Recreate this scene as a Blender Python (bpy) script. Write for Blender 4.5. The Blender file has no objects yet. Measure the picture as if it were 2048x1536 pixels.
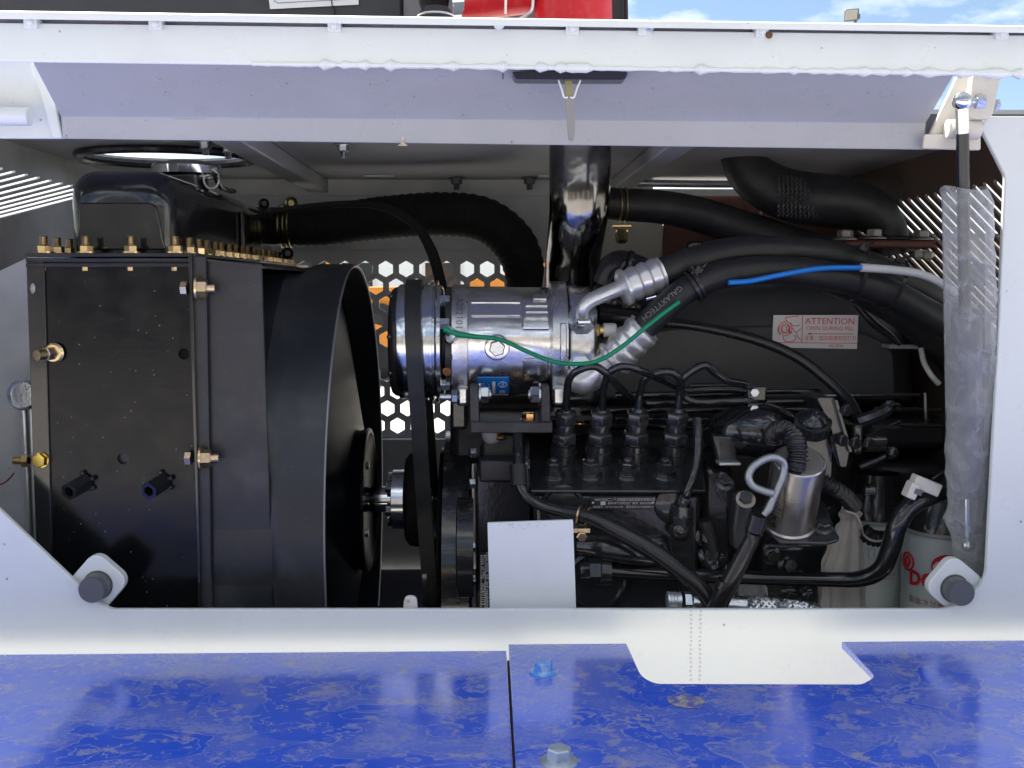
import bpy, bmesh, math, random
from mathutils import Vector, Matrix, noise
from mathutils.geometry import delaunay_2d_cdt
random.seed(7)
R = math.radians
SC = bpy.context.scene
COL = SC.collection
# ------------------------------------------------------------ camera
FPX = 2150.0
cam_d = bpy.data.cameras.new('camera'); cam = bpy.data.objects.new('camera', cam_d); COL.objects.link(cam)
cam_d.sensor_width = 36.0; cam_d.lens = 36.0*FPX/2048.0
cam_d.clip_start = 0.02; cam_d.clip_end = 2000.0
H = 1.35
cam.location = (0, 0, H)
cam.rotation_euler = (R(90) - math.atan(198/FPX), 0, -math.atan(50/FPX))
SC.camera = cam
RM = cam.rotation_euler.to_matrix()
CL = Vector(cam.location)
# ------------------------------------------------------------ world, sun, exposure
SUN_EL, SUN_AZ = 52.0, -28.0       # azimuth from +Y (behind the machine) towards -X
w = bpy.data.worlds.new('World'); SC.world = w; w.use_nodes = True
nt = w.node_tree; nt.nodes.clear()
out = nt.nodes.new('ShaderNodeOutputWorld'); bg = nt.nodes.new('ShaderNodeBackground')
sky = nt.nodes.new('ShaderNodeTexSky'); sky.sky_type = 'NISHITA'; sky.sun_disc = False
sky.sun_elevation = R(SUN_EL); sky.sun_rotation = R(SUN_AZ)
sky.air_density = 1.0; sky.dust_density = 0.2; sky.ozone_density = 1.2
tc = nt.nodes.new('ShaderNodeTexCoord'); mp = nt.nodes.new('ShaderNodeMapping')
mp.inputs['Scale'].default_value = (1.0, 1.0, 2.6); mp.inputs['Location'].default_value = (2.6, 0.1, 0.75)
nz = nt.nodes.new('ShaderNodeTexNoise'); nz.inputs['Scale'].default_value = 3.4; nz.inputs['Detail'].default_value = 9; nz.inputs['Roughness'].default_value = 0.55
rp = nt.nodes.new('ShaderNodeValToRGB'); rp.color_ramp.elements[0].position = 0.46; rp.color_ramp.elements[1].position = 0.60
mx = nt.nodes.new('ShaderNodeMixRGB'); mx.inputs[2].default_value = (13.0, 12.9, 12.6, 1)
nt.links.new(tc.outputs['Generated'], mp.inputs[0]); nt.links.new(mp.outputs[0], nz.inputs[0])
nt.links.new(nz.outputs['Fac'], rp.inputs[0]); nt.links.new(rp.outputs[0], mx.inputs[0])
nt.links.new(sky.outputs[0], mx.inputs[1]); nt.links.new(mx.outputs[0], bg.inputs[0])
bg.inputs[1].default_value = 0.05
nt.links.new(bg.outputs[0], out.inputs[0])
sun_d = bpy.data.lights.new('sun', 'SUN'); sun_d.energy = 5.0; sun_d.angle = R(0.53); sun_d.color = (1.0, 0.95, 0.88)
sun = bpy.data.objects.new('sun', sun_d); COL.objects.link(sun)
sd = Vector((math.sin(R(SUN_AZ))*math.cos(R(SUN_EL)), math.cos(R(SUN_AZ))*math.cos(R(SUN_EL)), math.sin(R(SUN_EL))))
sun.rotation_euler = sd.to_track_quat('Z', 'Y').to_euler(); sun.location = (0, 0, 20)
SC.view_settings.view_transform = 'Standard'; SC.view_settings.look = 'None'
SC.view_settings.gamma = 1.0; SC.view_settings.exposure = 1.52

# ------------------------------------------------------------ placing helpers
def P(px, py, Y):
    """point at depth Y (metres in front of the lens) seen at photo pixel px,py"""
    d = RM @ Vector(((px-1024)/FPX, -(py-768)/FPX, -1.0))
    return CL + d*(Y/d.y)
def G(px, py, z):
    d = RM @ Vector(((px-1024)/FPX, -(py-768)/FPX, -1.0))
    return CL + d*((H+z-CL.z)/d.z)
def S(px, Y): return px*Y/FPX
def XZ(x, Y, z): return Vector((x, Y, H+z))

# ------------------------------------------------------------ materials
MATS = {}
def mat(name, col, rough=0.5, metal=0.0, bump=None, dirt=None, coat=0.0, spots=None, rvar=0.0, spec=None):
    if name in MATS: return MATS[name]
    m = bpy.data.materials.new(name); m.use_nodes = True; MATS[name] = m
    n = m.node_tree; b = n.nodes['Principled BSDF']; L = n.links.new
    b.inputs['Base Color'].default_value = (*col, 1); b.inputs['Roughness'].default_value = rough
    b.inputs['Metallic'].default_value = metal; b.inputs['Coat Weight'].default_value = coat
    b.inputs['Coat Roughness'].default_value = 0.06
    if spec is not None: b.inputs['Specular IOR Level'].default_value = spec
    t = n.nodes.new('ShaderNodeTexCoord').outputs['Object']
    def noi(scale, detail=4, rough_=0.6, vec=None):
        x = n.nodes.new('ShaderNodeTexNoise'); x.inputs['Scale'].default_value = scale
        x.inputs['Detail'].default_value = detail; x.inputs['Roughness'].default_value = rough_
        L(vec or t, x.inputs['Vector']); return x.outputs['Fac']
    def ramp(f, a, c):
        x = n.nodes.new('ShaderNodeMapRange'); x.inputs['From Min'].default_value = a; x.inputs['From Max'].default_value = c
        L(f, x.inputs['Value']); return x.outputs['Result']
    cur = None
    def mixc(fac, c2, amt):
        nonlocal cur
        x = n.nodes.new('ShaderNodeMix'); x.data_type = 'RGBA'
        mm = n.nodes.new('ShaderNodeMath'); mm.operation = 'MULTIPLY'; mm.inputs[1].default_value = amt
        L(fac, mm.inputs[0]); L(mm.outputs[0], x.inputs['Factor'])
        if cur is None: x.inputs['A'].default_value = (*col, 1)
        else: L(cur, x.inputs['A'])
        x.inputs['B'].default_value = (*c2, 1); cur = x.outputs['Result']
    if dirt:
        c2, sc, a, c, amt = dirt; mixc(ramp(noi(sc, 6), a, c), c2, amt)
    if spots:
        c2, sc, size, amt = spots
        v = n.nodes.new('ShaderNodeTexVoronoi'); v.inputs['Scale'].default_value = sc; L(t, v.inputs['Vector'])
        f = ramp(v.outputs['Distance'], size, size*0.6)
        g = ramp(noi(sc*0.35, 2), 0.44, 0.52)
        mm = n.nodes.new('ShaderNodeMath'); mm.operation = 'MULTIPLY'; L(f, mm.inputs[0]); L(g, mm.inputs[1])
        mixc(mm.outputs[0], c2, amt)
    if cur is not None: L(cur, b.inputs['Base Color'])
    if rvar:
        f = noi(35, 5); x = n.nodes.new('ShaderNodeMapRange'); x.inputs['From Min'].default_value = .3; x.inputs['From Max'].default_value = .7
        x.inputs['To Min'].default_value = max(.02, rough-rvar); x.inputs['To Max'].default_value = rough+rvar
        L(f, x.inputs['Value']); L(x.outputs['Result'], b.inputs['Roughness'])
    if bump:
        sc, st = bump[:2]; bp = n.nodes.new('ShaderNodeBump'); bp.inputs['Strength'].default_value = st
        bp.inputs['Distance'].default_value = bump[2] if len(bump) > 2 else 0.001
        L(noi(sc, 3), bp.inputs['Height']); L(bp.outputs[0], b.inputs['Normal'])
    return m
WHITE = mat('white_paint', (0.75, 0.795, 0.795), 0.32, bump=(60, .12, .0015), spots=((0.25, 0.16, 0.10), 42, 0.055, .8), dirt=((0.60, 0.60, 0.60), 9, .5, .8, .35), rvar=.08)
WHITE2 = mat('beige_primer_paint', (0.70, 0.67, 0.60), 0.45, bump=(120, .2), dirt=((0.45, 0.38, 0.28), 40, .55, .75, .5))
GREYP = mat('inner_grey_white_paint', (0.76, 0.78, 0.80), 0.40, bump=(45, .12, .002), dirt=((0.36, 0.36, 0.38), 12, .45, .75, .5), spots=((0.2, 0.2, 0.2), 50, .06, .6))
BROWN = mat('shaded_brown_primer', (0.075, 0.05, 0.04), 0.6, bump=(90, .2), dirt=((0.14, 0.07, 0.045), 15, .45, .7, .7))  # brown primer, colour darkened to stand in for the unlit right wall
BLKG = mat('gloss_black_paint', (0.012, 0.013, 0.015), 0.16, coat=.6, bump=(140, .12, .0006), dirt=((0.06, 0.06, 0.06), 60, .55, .8, .35), rvar=.06)
BLKS = mat('radiator_black_paint', (0.004, 0.005, 0.007), 0.20, spec=.30, bump=(330, .10, .0004), spots=((0.25, 0.26, 0.27), 120, .10, .6), dirt=((0.014, 0.013, 0.013), 10, .5, .7, .6), rvar=.08)
SHRD = mat('shroud_dark_grey_paint', (0.020, 0.023, 0.030), 0.36, bump=(200, .10, .0005), dirt=((0.075, 0.078, 0.085), 14, .5, .75, .6), spots=((0.2, 0.21, 0.22), 110, .07, .5), rvar=.08)
ENG = mat('engine_black_enamel', (0.024, 0.025, 0.028), 0.20, coat=.7, bump=(170, .40, .0012), dirt=((0.08, 0.08, 0.082), 45, .56, .8, .5), rvar=.08)
ENGM = mat('engine_black_matt', (0.026, 0.027, 0.029), 0.42, bump=(120, .5, .0015), dirt=((0.06, 0.058, 0.055), 45, .5, .8, .6), rvar=.1)
TANK = mat('textured_black_powdercoat', (0.066, 0.069, 0.073), 0.38, bump=(620, .6, .0008), rvar=.05)
RUB = mat('black_rubber', (0.014, 0.015, 0.017), 0.50, bump=(180, .2), dirt=((0.05, 0.05, 0.05), 25, .5, .8, .5), rvar=.08)
RUBM = mat('matt_black_rubber', (0.003, 0.003, 0.003), 0.85, bump=(180, .2))
RUBG = mat('shiny_black_rubber', (0.020, 0.020, 0.022), 0.24, bump=(180, .15), rvar=.06)
ALU = mat('cast_aluminium', (0.74, 0.75, 0.76), 0.30, 1.0, bump=(95, .45, .0012), dirt=((0.30, 0.30, 0.31), 60, .5, .75, .5), rvar=.12)
ALUP = mat('polished_aluminium', (0.82, 0.83, 0.84), 0.23, 1.0, bump=(35, .35, .0015), dirt=((0.40, 0.40, 0.42), 70, .5, .75, .5), rvar=.08)
ALUM = mat('matt_aluminium', (0.76, 0.77, 0.78), 0.36, 0.8, bump=(200, .4), rvar=.08)
STEEL = mat('machined_steel', (0.74, 0.78, 0.82), 0.18, 1.0, dirt=((0.25, 0.28, 0.32), 60, .5, .8, .4))
CHROM = mat('bright_chrome', (0.75, 0.76, 0.76), 0.07, 1.0)
ZINC = mat('zinc_plating', (0.62, 0.66, 0.70), 0.28, 1.0, bump=(400, .3), rvar=.08)
GOLD = mat('yellow_zinc_plating', (0.80, 0.67, 0.34), 0.26, 1.0, dirt=((0.72, 0.48, 0.36), 90, .42, .6, .8), rvar=.08)
GOLDD = mat('dull_brass_plating', (0.40, 0.34, 0.16), 0.35, 1.0, dirt=((0.2, 0.16, 0.1), 90, .42, .6, .6))
BRASS = mat('brass', (0.75, 0.52, 0.22), 0.25, 1.0)
DCHR = mat('black_chrome_pipe', (0.26, 0.255, 0.25), 0.13, 1.0, bump=(16, .35, .004), dirt=((0.10, 0.08, 0.07), 14, .45, .7, .5))
RUST = mat('rusty_flange', (0.11, 0.035, 0.022), 0.6, bump=(150, .6), dirt=((0.05, 0.03, 0.03), 60, .4, .7, .7))
MARO = mat('maroon_silicone', (0.11, 0.015, 0.02), 0.45, bump=(150, .2))
PLASW = mat('milky_plastic', (0.62, 0.62, 0.60), 0.4)
CARD = mat('white_plate_paint', (0.82, 0.86, 0.92), 0.45, bump=(40, .05), dirt=((0.70, 0.71, 0.78), 30, .5, .8, .3), spots=((0.3, 0.3, 0.33), 110, .06, .5))
STRB = mat('black_strut_rod', (0.02, 0.024, 0.028), 0.22, 0.2, coat=.3)
STRC = mat('blue_black_strut_cylinder', (0.07, 0.075, 0.10), 0.35)
FILT = mat('grey_green_filter_paint', (0.54, 0.61, 0.61), 0.33, bump=(30, .05), dirt=((0.33, 0.38, 0.38), 15, .5, .8, .5))
REDP = mat('red_print', (0.62, 0.015, 0.03), 0.5)
PINKP = mat('pale_red_print', (0.78, 0.06, 0.09), 0.5)
GREYPR = mat('grey_print', (0.18, 0.18, 0.18), 0.5)
SILVPR = mat('silver_print', (0.55, 0.56, 0.58), 0.4)
WHITEPR = mat('white_print', (0.75, 0.77, 0.78), 0.5)
STICK = mat('glossy_sticker_white', (0.90, 0.90, 0.91), 0.22)
STICKB = mat('blue_sticker', (0.01, 0.17, 0.55), 0.3)
PAPER = mat('paper_white', (0.74, 0.77, 0.80), 0.6)
GREENW = mat('green_wire_plastic', (0.0, 0.26, 0.13), 0.35)
BLUEW = mat('blue_wire_plastic', (0.01, 0.20, 0.72), 0.35)
WIREW = mat('pale_wire_plastic', (0.55, 0.56, 0.60), 0.35)
REDW = mat('red_wire_plastic', (0.3, 0.0, 0.03), 0.4)
CLOTH = mat('beige_cloth', (0.50, 0.47, 0.43), 0.9, bump=(600, .5), dirt=((0.38, 0.35, 0.31), 40, .45, .7, .6))
REDH = mat('red_silicone_hose', (0.62, 0.012, 0.02), 0.28, bump=(90, .15), dirt=((0.72, 0.10, 0.10), 70, .5, .7, .35))
DBOX = mat('charcoal_box_paint', (0.035, 0.038, 0.045), 0.4, dirt=((0.06, 0.062, 0.066), 8, .5, .7, .5))
ORANGE = mat('orange_paint', (0.75, 0.27, 0.02), 0.4, dirt=((0.5, 0.2, 0.04), 3, .5, .7, .5))
TEAL = mat('pale_teal_cladding', (0.78, 0.84, 0.84), 0.5)
CREAM = mat('cream_wall', (0.72, 0.66, 0.58), 0.8)
CONC = mat('pale_concrete', (0.44, 0.42, 0.385), 0.85, bump=(6, .3, .01), dirt=((0.36, 0.34, 0.31), .6, .4, .7, .7))
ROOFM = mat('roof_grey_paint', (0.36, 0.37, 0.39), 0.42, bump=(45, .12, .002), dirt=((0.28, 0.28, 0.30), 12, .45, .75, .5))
REDBR = mat('reddish_primer_panel', (0.17, 0.075, 0.055), 0.6, bump=(90, .2), dirt=((0.10, 0.05, 0.04), 15, .45, .7, .7))
GREYN = mat('dark_grey_pin', (0.11, 0.115, 0.125), 0.38, bump=(200, .1))
GLASS = mat('dark_glass', (0.02, 0.03, 0.035), 0.08)
BOLTB = mat('blue_painted_bolt', (0.10, 0.33, 0.85), 0.35, dirt=((0.62, 0.72, 0.82), 90, .48, .66, .8))
BOLTZ = mat('pale_zinc_bolt', (0.50, 0.58, 0.66), 0.4, .6, dirt=((0.30, 0.33, 0.40), 130, .5, .7, .6))

def deck_mat():
    m = bpy.data.materials.new('dusty_blue_deck_paint'); m.use_nodes = True
    n = m.node_tree; b = n.nodes['Principled BSDF']; L = n.links.new
    t = n.nodes.new('ShaderNodeTexCoord').outputs['Object']
    mp = n.nodes.new('ShaderNodeMapping'); mp.inputs['Scale'].default_value = (0.80, 1.0, 1.0); L(t, mp.inputs[0])
    def noi(s, d=5, r=.6, dist=0, vec=None):
        x = n.nodes.new('ShaderNodeTexNoise'); x.inputs['Scale'].default_value = s; x.inputs['Detail'].default_value = d
        x.inputs['Roughness'].default_value = r; x.inputs['Distortion'].default_value = dist; L(vec or mp.outputs[0], x.inputs['Vector']); return x.outputs['Fac']
    def mr(f, a, c, lo=0, hi=1, smooth=False):
        x = n.nodes.new('ShaderNodeMapRange'); x.inputs['From Min'].default_value = a; x.inputs['From Max'].default_value = c
        x.inputs['To Min'].default_value = lo; x.inputs['To Max'].default_value = hi; L(f, x.inputs['Value']); return x.outputs['Result']
    def ma(op, a, c):
        x = n.nodes.new('ShaderNodeMath'); x.operation = op
        for i, v in enumerate((a, c)):
            if isinstance(v, (int, float)): x.inputs[i].default_value = v
            else: L(v, x.inputs[i])
        return x.outputs[0]
    def bw(*v): return ma('MULTIPLY', *v)
    n1 = noi(23, 4, .5, .4)                      # dried puddle outlines: thin broken tide lines
    n2 = noi(46, 4, .55, .6)
    fine = noi(260, 4, .9); mid = noi(21, 3, .6); mid2 = noi(13, 2)
    def line(src, lv, w0): return mr(ma('ABSOLUTE', ma('SUBTRACT', src, lv), 0), w0, w0*.25)
    tide = ma('MAXIMUM', bw(line(n1, .60, .009), mr(mid, .42, .56)), bw(line(n2, .56, .013), mr(mid, .58, .44)))
    gran = mr(fine, .36, .66)
    scum = bw(mr(n1, .46, .40), bw(gran, mr(mid2, .42, .62)))
    smud = bw(mr(noi(62, 5, .62, .3), .555, .62), mr(fine, .25, .6))
    film = bw(mr(n1, .512, .500), ma('ADD', .45, bw(gran, mr(mid, .35, .6, .1, .8))))
    tide = ma('MAXIMUM', tide, bw(line(n1, .504, .010), mr(mid2, .38, .52)))
    f = ma('ADD', ma('MAXIMUM', bw(tide, .44), ma('MAXIMUM', bw(scum, .50), bw(smud, .48))), bw(film, .21))
    f = ma('MINIMUM', ma('ADD', f, mr(noi(6, 3), .35, .7, .03, .12)), .9)
    c = n.nodes.new('ShaderNodeMix'); c.data_type = 'RGBA'; L(f, c.inputs['Factor'])
    c.inputs['A'].default_value = (0.012, 0.11, 0.86, 1)
    c2 = n.nodes.new('ShaderNodeMix'); c2.data_type = 'RGBA'; L(mr(noi(31, 4, .6), .52, .62), c2.inputs['Factor'])
    c2.inputs['A'].default_value = (0.44, 0.45, 0.56, 1); c2.inputs['B'].default_value = (0.56, 0.51, 0.40, 1); L(c2.outputs['Result'], c.inputs['B'])
    L(c.outputs['Result'], b.inputs['Base Color'])
    L(mr(f, 0, 1, .13, .6), b.inputs['Roughness'])
    bp = n.nodes.new('ShaderNodeBump'); bp.inputs['Strength'].default_value = .10; bp.inputs['Distance'].default_value = .002
    L(noi(60, 2), bp.inputs['Height']); L(bp.outputs[0], b.inputs['Normal'])
    b.inputs['IOR'].default_value = 1.75; b.inputs['Coat Weight'].default_value = .8; b.inputs['Coat Roughness'].default_value = .11; b.inputs['Coat IOR'].default_value = 1.6
    return m
DECK = deck_mat()
def film_mat():
    m = bpy.data.materials.new('clear_plastic_film'); m.use_nodes = True
    n = m.node_tree; b = n.nodes['Principled BSDF']; L = n.links.new; o = n.nodes['Material Output']
    b.inputs['Base Color'].default_value = (.62, .64, .64, 1); b.inputs['Roughness'].default_value = .09
    tr = n.nodes.new('ShaderNodeBsdfTransparent'); mxs = n.nodes.new('ShaderNodeMixShader')
    tr.inputs[0].default_value = (.93, .94, .95, 1)
    lw = n.nodes.new('ShaderNodeLayerWeight'); lw.inputs['Blend'].default_value = .42
    t = n.nodes.new('ShaderNodeTexCoord').outputs['Object']
    x = n.nodes.new('ShaderNodeTexNoise'); x.inputs['Scale'].default_value = 38; x.inputs['Detail'].default_value = 6; x.inputs['Distortion'].default_value = 1.5; L(t, x.inputs['Vector'])
    mr = n.nodes.new('ShaderNodeMapRange'); mr.inputs['From Min'].default_value = .5; mr.inputs['From Max'].default_value = .75; mr.inputs['To Min'].default_value = .22; mr.inputs['To Max'].default_value = .42; L(x.outputs['Fac'], mr.inputs['Value'])
    ad = n.nodes.new('ShaderNodeMath'); ad.use_clamp = True; L(mr.outputs[0], ad.inputs[0]); 
    m2 = n.nodes.new('ShaderNodeMath'); m2.operation = 'MULTIPLY'; m2.inputs[1].default_value = .55; L(lw.outputs['Facing'], m2.inputs[0]); L(m2.outputs[0], ad.inputs[1])
    L(ad.outputs[0], mxs.inputs[0]); L(tr.outputs[0], mxs.inputs[1]); L(b.outputs[0], mxs.inputs[2]); L(mxs.outputs[0], o.inputs[0])
    bp = n.nodes.new('ShaderNodeBump'); bp.inputs['Strength'].default_value = .9; bp.inputs['Distance'].default_value = .004; L(x.outputs['Fac'], bp.inputs['Height']); L(bp.outputs[0], b.inputs['Normal'])
    return m
FILM = film_mat()

# ------------------------------------------------------------ object helpers
OFF = {}
def thing(name, label, cat, loc, group=None):
    o = bpy.data.objects.new(name, None); COL.objects.link(o); o.location = loc; o.empty_display_size = .02
    o['label'] = label; o['category'] = cat
    if group: o['group'] = group
    OFF[o] = Vector(loc); return o
def tag(o, label, cat, group=None, kind=None):
    if label: o['label'] = label
    if cat: o['category'] = cat
    if group: o['group'] = group
    if kind: o['kind'] = kind
    return o
def frame(d, up=None):
    d = Vector(d).normalized(); u = Vector(up) if up else (Vector((0, 0, 1)) if abs(d.z) < .9 else Vector((0, 1, 0)))
    a = u.cross(d).normalized(); b = d.cross(a); return a, b, d
class MB:
    def __init__(s): s.v = []; s.f = []
    def add(s, vs, fs):
        k = len(s.v); s.v += [Vector(x) for x in vs]; s.f += [tuple(i+k for i in f) for f in fs]; return s
    def box(s, c, size, rot=None):
        x, y, z = [q/2 for q in size]; vs = [Vector((i, j, k)) for i in (-x, x) for j in (-y, y) for k in (-z, z)]
        if rot: vs = [rot @ q for q in vs]
        return s.add([Vector(c)+q for q in vs], [(0, 1, 3, 2), (4, 6, 7, 5), (0, 4, 5, 1), (2, 3, 7, 6), (0, 2, 6, 4), (1, 5, 7, 3)])
    def prism(s, pts, vec, holes=()):
        pts = [Vector(p) for p in pts]; vec = Vector(vec)
        loops = [pts]+[[Vector(p) for p in h] for h in holes]
        if not holes:
            n = len(pts); return s.add(pts+[p+vec for p in pts], [tuple(range(n)), tuple(range(2*n-1, n-1, -1))]+[(i, i+n, (i+1) % n+n, (i+1) % n) for i in range(n)])
        flat = [p for l in loops for p in l]; n = len(flat)
        nn = (pts[1]-pts[0]).cross(pts[2]-pts[0])
        for q in range(len(pts)):
            c_ = (pts[q]-pts[q-1]).cross(pts[(q+1) % len(pts)]-pts[q])
            if c_.length > nn.length: nn = c_
        A_, B_, _ = frame(nn); ed = []; k0 = 0
        for l in loops:
            ed += [(k0+i, k0+(i+1) % len(l)) for i in range(len(l))]; k0 += len(l)
        res = delaunay_2d_cdt([Vector(((p-flat[0]).dot(A_), (p-flat[0]).dot(B_))) for p in flat], ed, [], 0, 1e-6)
        om = res[3]; mp_ = [o[0] if o else 0 for o in om]; L2 = []; k0 = 0
        f2 = [((p-flat[0]).dot(A_), (p-flat[0]).dot(B_)) for p in flat]
        for l in loops: L2.append(f2[k0:k0+len(l)]); k0 += len(l)
        def ins(x, y, l):
            r_ = False
            for q in range(len(l)):
                (x1, y1), (x2, y2) = l[q-1], l[q]
                if (y1 > y) != (y2 > y) and x < (x2-x1)*(y-y1)/(y2-y1)+x1: r_ = not r_
            return r_
        tris = []
        for t in res[2]:
            t = tuple(mp_[i] for i in t); cx_ = sum(f2[i][0] for i in t)/3; cy_ = sum(f2[i][1] for i in t)/3
            if ins(cx_, cy_, L2[0]) and not any(ins(cx_, cy_, h) for h in L2[1:]): tris.append(t)
        fs = [tuple(t) for t in tris]+[tuple(i+n for i in reversed(t)) for t in tris]
        k = 0
        for l in loops:
            m = len(l); fs += [(k+i, k+i+n, k+(i+1) % m+n, k+(i+1) % m) for i in range(m)]; k += m
        return s.add(flat+[p+vec for p in flat], fs)
    def lathe(s, o, axis, prof, n=24, up=None, cap=True, fn=None):
        a, b, d = frame(axis, up); o = Vector(o); vs = []; fs = []
        for j, (t, r) in enumerate(prof):
            for i in range(n):
                th = 2*math.pi*i/n; rr = r*(fn(th, t) if fn else 1); vs.append(o+d*t+(a*math.cos(th)+b*math.sin(th))*rr)
        for j in range(len(prof)-1):
            fs += [(j*n+i, j*n+(i+1) % n, (j+1)*n+(i+1) % n, (j+1)*n+i) for i in range(n)]
        if cap: fs += [tuple(reversed(range(n))), tuple(range((len(prof)-1)*n, len(prof)*n))]
        return s.add(vs, fs)
    def cyl(s, p, q, r, n=20, r2=None):
        p = Vector(p); q = Vector(q); return s.lathe(p, q-p, [(0, r), ((q-p).length, r2 if r2 is not None else r)], n)
    def hexp(s, p, axis, h, r, rot=0):
        a, b, d = frame(axis); p = Vector(p); c = r*.12
        for (t0, r0, t1, r1) in ((0, r, h-c, r), (h-c, r, h, r*.86)):
            vs = [p+d*t+(a*math.cos(rot+i*math.pi/3)+b*math.sin(rot+i*math.pi/3))*rr for t, rr in ((t0, r0), (t1, r1)) for i in range(6)]
            s.add(vs, [(i, (i+1) % 6, 6+(i+1) % 6, 6+i) for i in range(6)]+[tuple(reversed(range(6))), tuple(range(6, 12))])
        return s
    def sphere(s, c, r, n=16, m=10):
        return s.lathe(Vector(c)-Vector((0, 0, r)), (0, 0, 1), [(r-r*math.cos(math.pi*j/m), max(1e-5, r*math.sin(math.pi*j/m))) for j in range(m+1)], n, cap=False)
    def tube(s, pts, r, n=14, sub=8, smooth=True, fn=None, cap=True):
        pts = [Vector(p) for p in pts]; rs = list(r) if hasattr(r, '__len__') else [r]*len(pts)
        if smooth and len(pts) > 2:
            q = []; rr = []
            for i in range(len(pts)-1):
                p0 = pts[max(i-1, 0)]; p1 = pts[i]; p2 = pts[i+1]; p3 = pts[min(i+2, len(pts)-1)]
                if i == 0: p0 = p1*2-p2
                if i == len(pts)-2: p3 = p2*2-p1
                for k in range(sub):
                    u = k/sub; q.append(.5*((2*p1)+(p2-p0)*u+(2*p0-5*p1+4*p2-p3)*u*u+(3*p1-p0-3*p2+p3)*u**3)); rr.append(rs[i]*(1-u)+rs[i+1]*u)
            q.append(pts[-1]); rr.append(rs[-1]); pts, rs = q, rr
        T = [(pts[min(i+1, len(pts)-1)]-pts[max(i-1, 0)]).normalized() for i in range(len(pts))]
        a, b, d = frame(T[0]); vs = []; L = 0
        for i, p in enumerate(pts):
            if i: L += (pts[i]-pts[i-1]).length
            a = (a-T[i]*a.dot(T[i])).normalized(); b = T[i].cross(a)
            for k in range(n):
                th = 2*math.pi*k/n; rad = rs[i]*(fn(th, L) if fn else 1); vs.append(p+(a*math.cos(th)+b*math.sin(th))*rad)
        m = len(pts)
        fs = [(j*n+i, j*n+(i+1) % n, (j+1)*n+(i+1) % n, (j+1)*n+i) for j in range(m-1) for i in range(n)]
        if cap: fs += [tuple(reversed(range(n))), tuple(range((m-1)*n, m*n))]
        return s.add(vs, fs)
    def mesh(s, name, m, ang=35, off=Vector((0, 0, 0))):
        me = bpy.data.meshes.new(name); me.from_pydata([v-off for v in s.v], [], s.f); me.validate()
        bm = bmesh.new(); bm.from_mesh(me); bmesh.ops.recalc_face_normals(bm, faces=bm.faces); bm.to_mesh(me); bm.free()
        me.materials.append(m); me.shade_smooth(); me.set_sharp_from_angle(angle=R(ang)); return me
    def build(s, name, m, parent=None, bevel=0, ang=35, seg=2, loc=None):
        off = OFF[parent] if parent else (Vector(loc) if loc is not None else Vector((0, 0, 0)))
        o = bpy.data.objects.new(name, s.mesh(name, m, ang, off)); COL.objects.link(o)
        if parent: o.parent = parent
        else: o.location = off
        OFF[o] = off
        if bevel:
            md = o.modifiers.new('bevel', 'BEVEL'); md.width = bevel; md.segments = seg; md.limit_method = 'ANGLE'; md.angle_limit = R(30); md.harden_normals = False
            o.data.set_sharp_from_angle(angle=R(80))
        return o
def put(name, me, parent, p, axis=(0, 0, 1), spin=0.0):
    """place shared mesh data (modelled along +Z) at world point p"""
    o = bpy.data.objects.new(name, me); COL.objects.link(o)
    q = Vector(axis).normalized().to_track_quat('Z', 'Y')
    o.rotation_mode = 'QUATERNION'; o.rotation_quaternion = q @ Matrix.Rotation(spin, 3, 'Z').to_quaternion()
    if parent: o.parent = parent; o.location = Vector(p)-OFF[parent]
    else: o.location = p
    OFF[o] = Vector(p); return o
def rrect(cx, cy, wx, hy, r, n=5):
    pts = []
    for (sx, sy, a0) in ((1, 1, 0), (-1, 1, 90), (-1, -1, 180), (1, -1, 270)):
        for k in range(n+1):
            a = R(a0+90*k/n); pts.append((cx+sx*(wx/2-r)+r*math.cos(a), cy+sy*(hy/2-r)+r*math.sin(a)))
    return pts
def ell(cx, cy, rx, ry, n=32): return [(cx+rx*math.cos(2*math.pi*i/n), cy+ry*math.sin(2*math.pi*i/n)) for i in range(n)]
def text(s, p, xdir, ydir, size, m, name, parent, align='CENTER', ext=0.0002, sx=1.0, warp=None, bold=0.0):
    """real lettering: glyph outlines turned into a thin mesh"""
    c = bpy.data.curves.new('t', 'FONT'); c.body = s; c.align_x = align; c.align_y = 'CENTER'; c.resolution_u = 2; c.offset = bold
    to = bpy.data.objects.new('t', c); COL.objects.link(to)
    me = bpy.data.meshes.new_from_object(to.evaluated_get(bpy.context.evaluated_depsgraph_get()))
    bpy.data.objects.remove(to); bpy.data.curves.remove(c)
    X = Vector(xdir).normalized(); Y = Vector(ydir).normalized(); N = X.cross(Y); off = OFF[parent]
    for v in me.vertices:
        x, y = v.co.x*size*sx, v.co.y*size
        q = warp(x, y) if warp else Vector(p)+X*x+Y*y+N*ext
        v.co = q-off
    me.materials.clear(); me.materials.append(m); me.name = name
    o = bpy.data.objects.new(name, me); COL.objects.link(o); o.parent = parent; OFF[o] = off; return o
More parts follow.
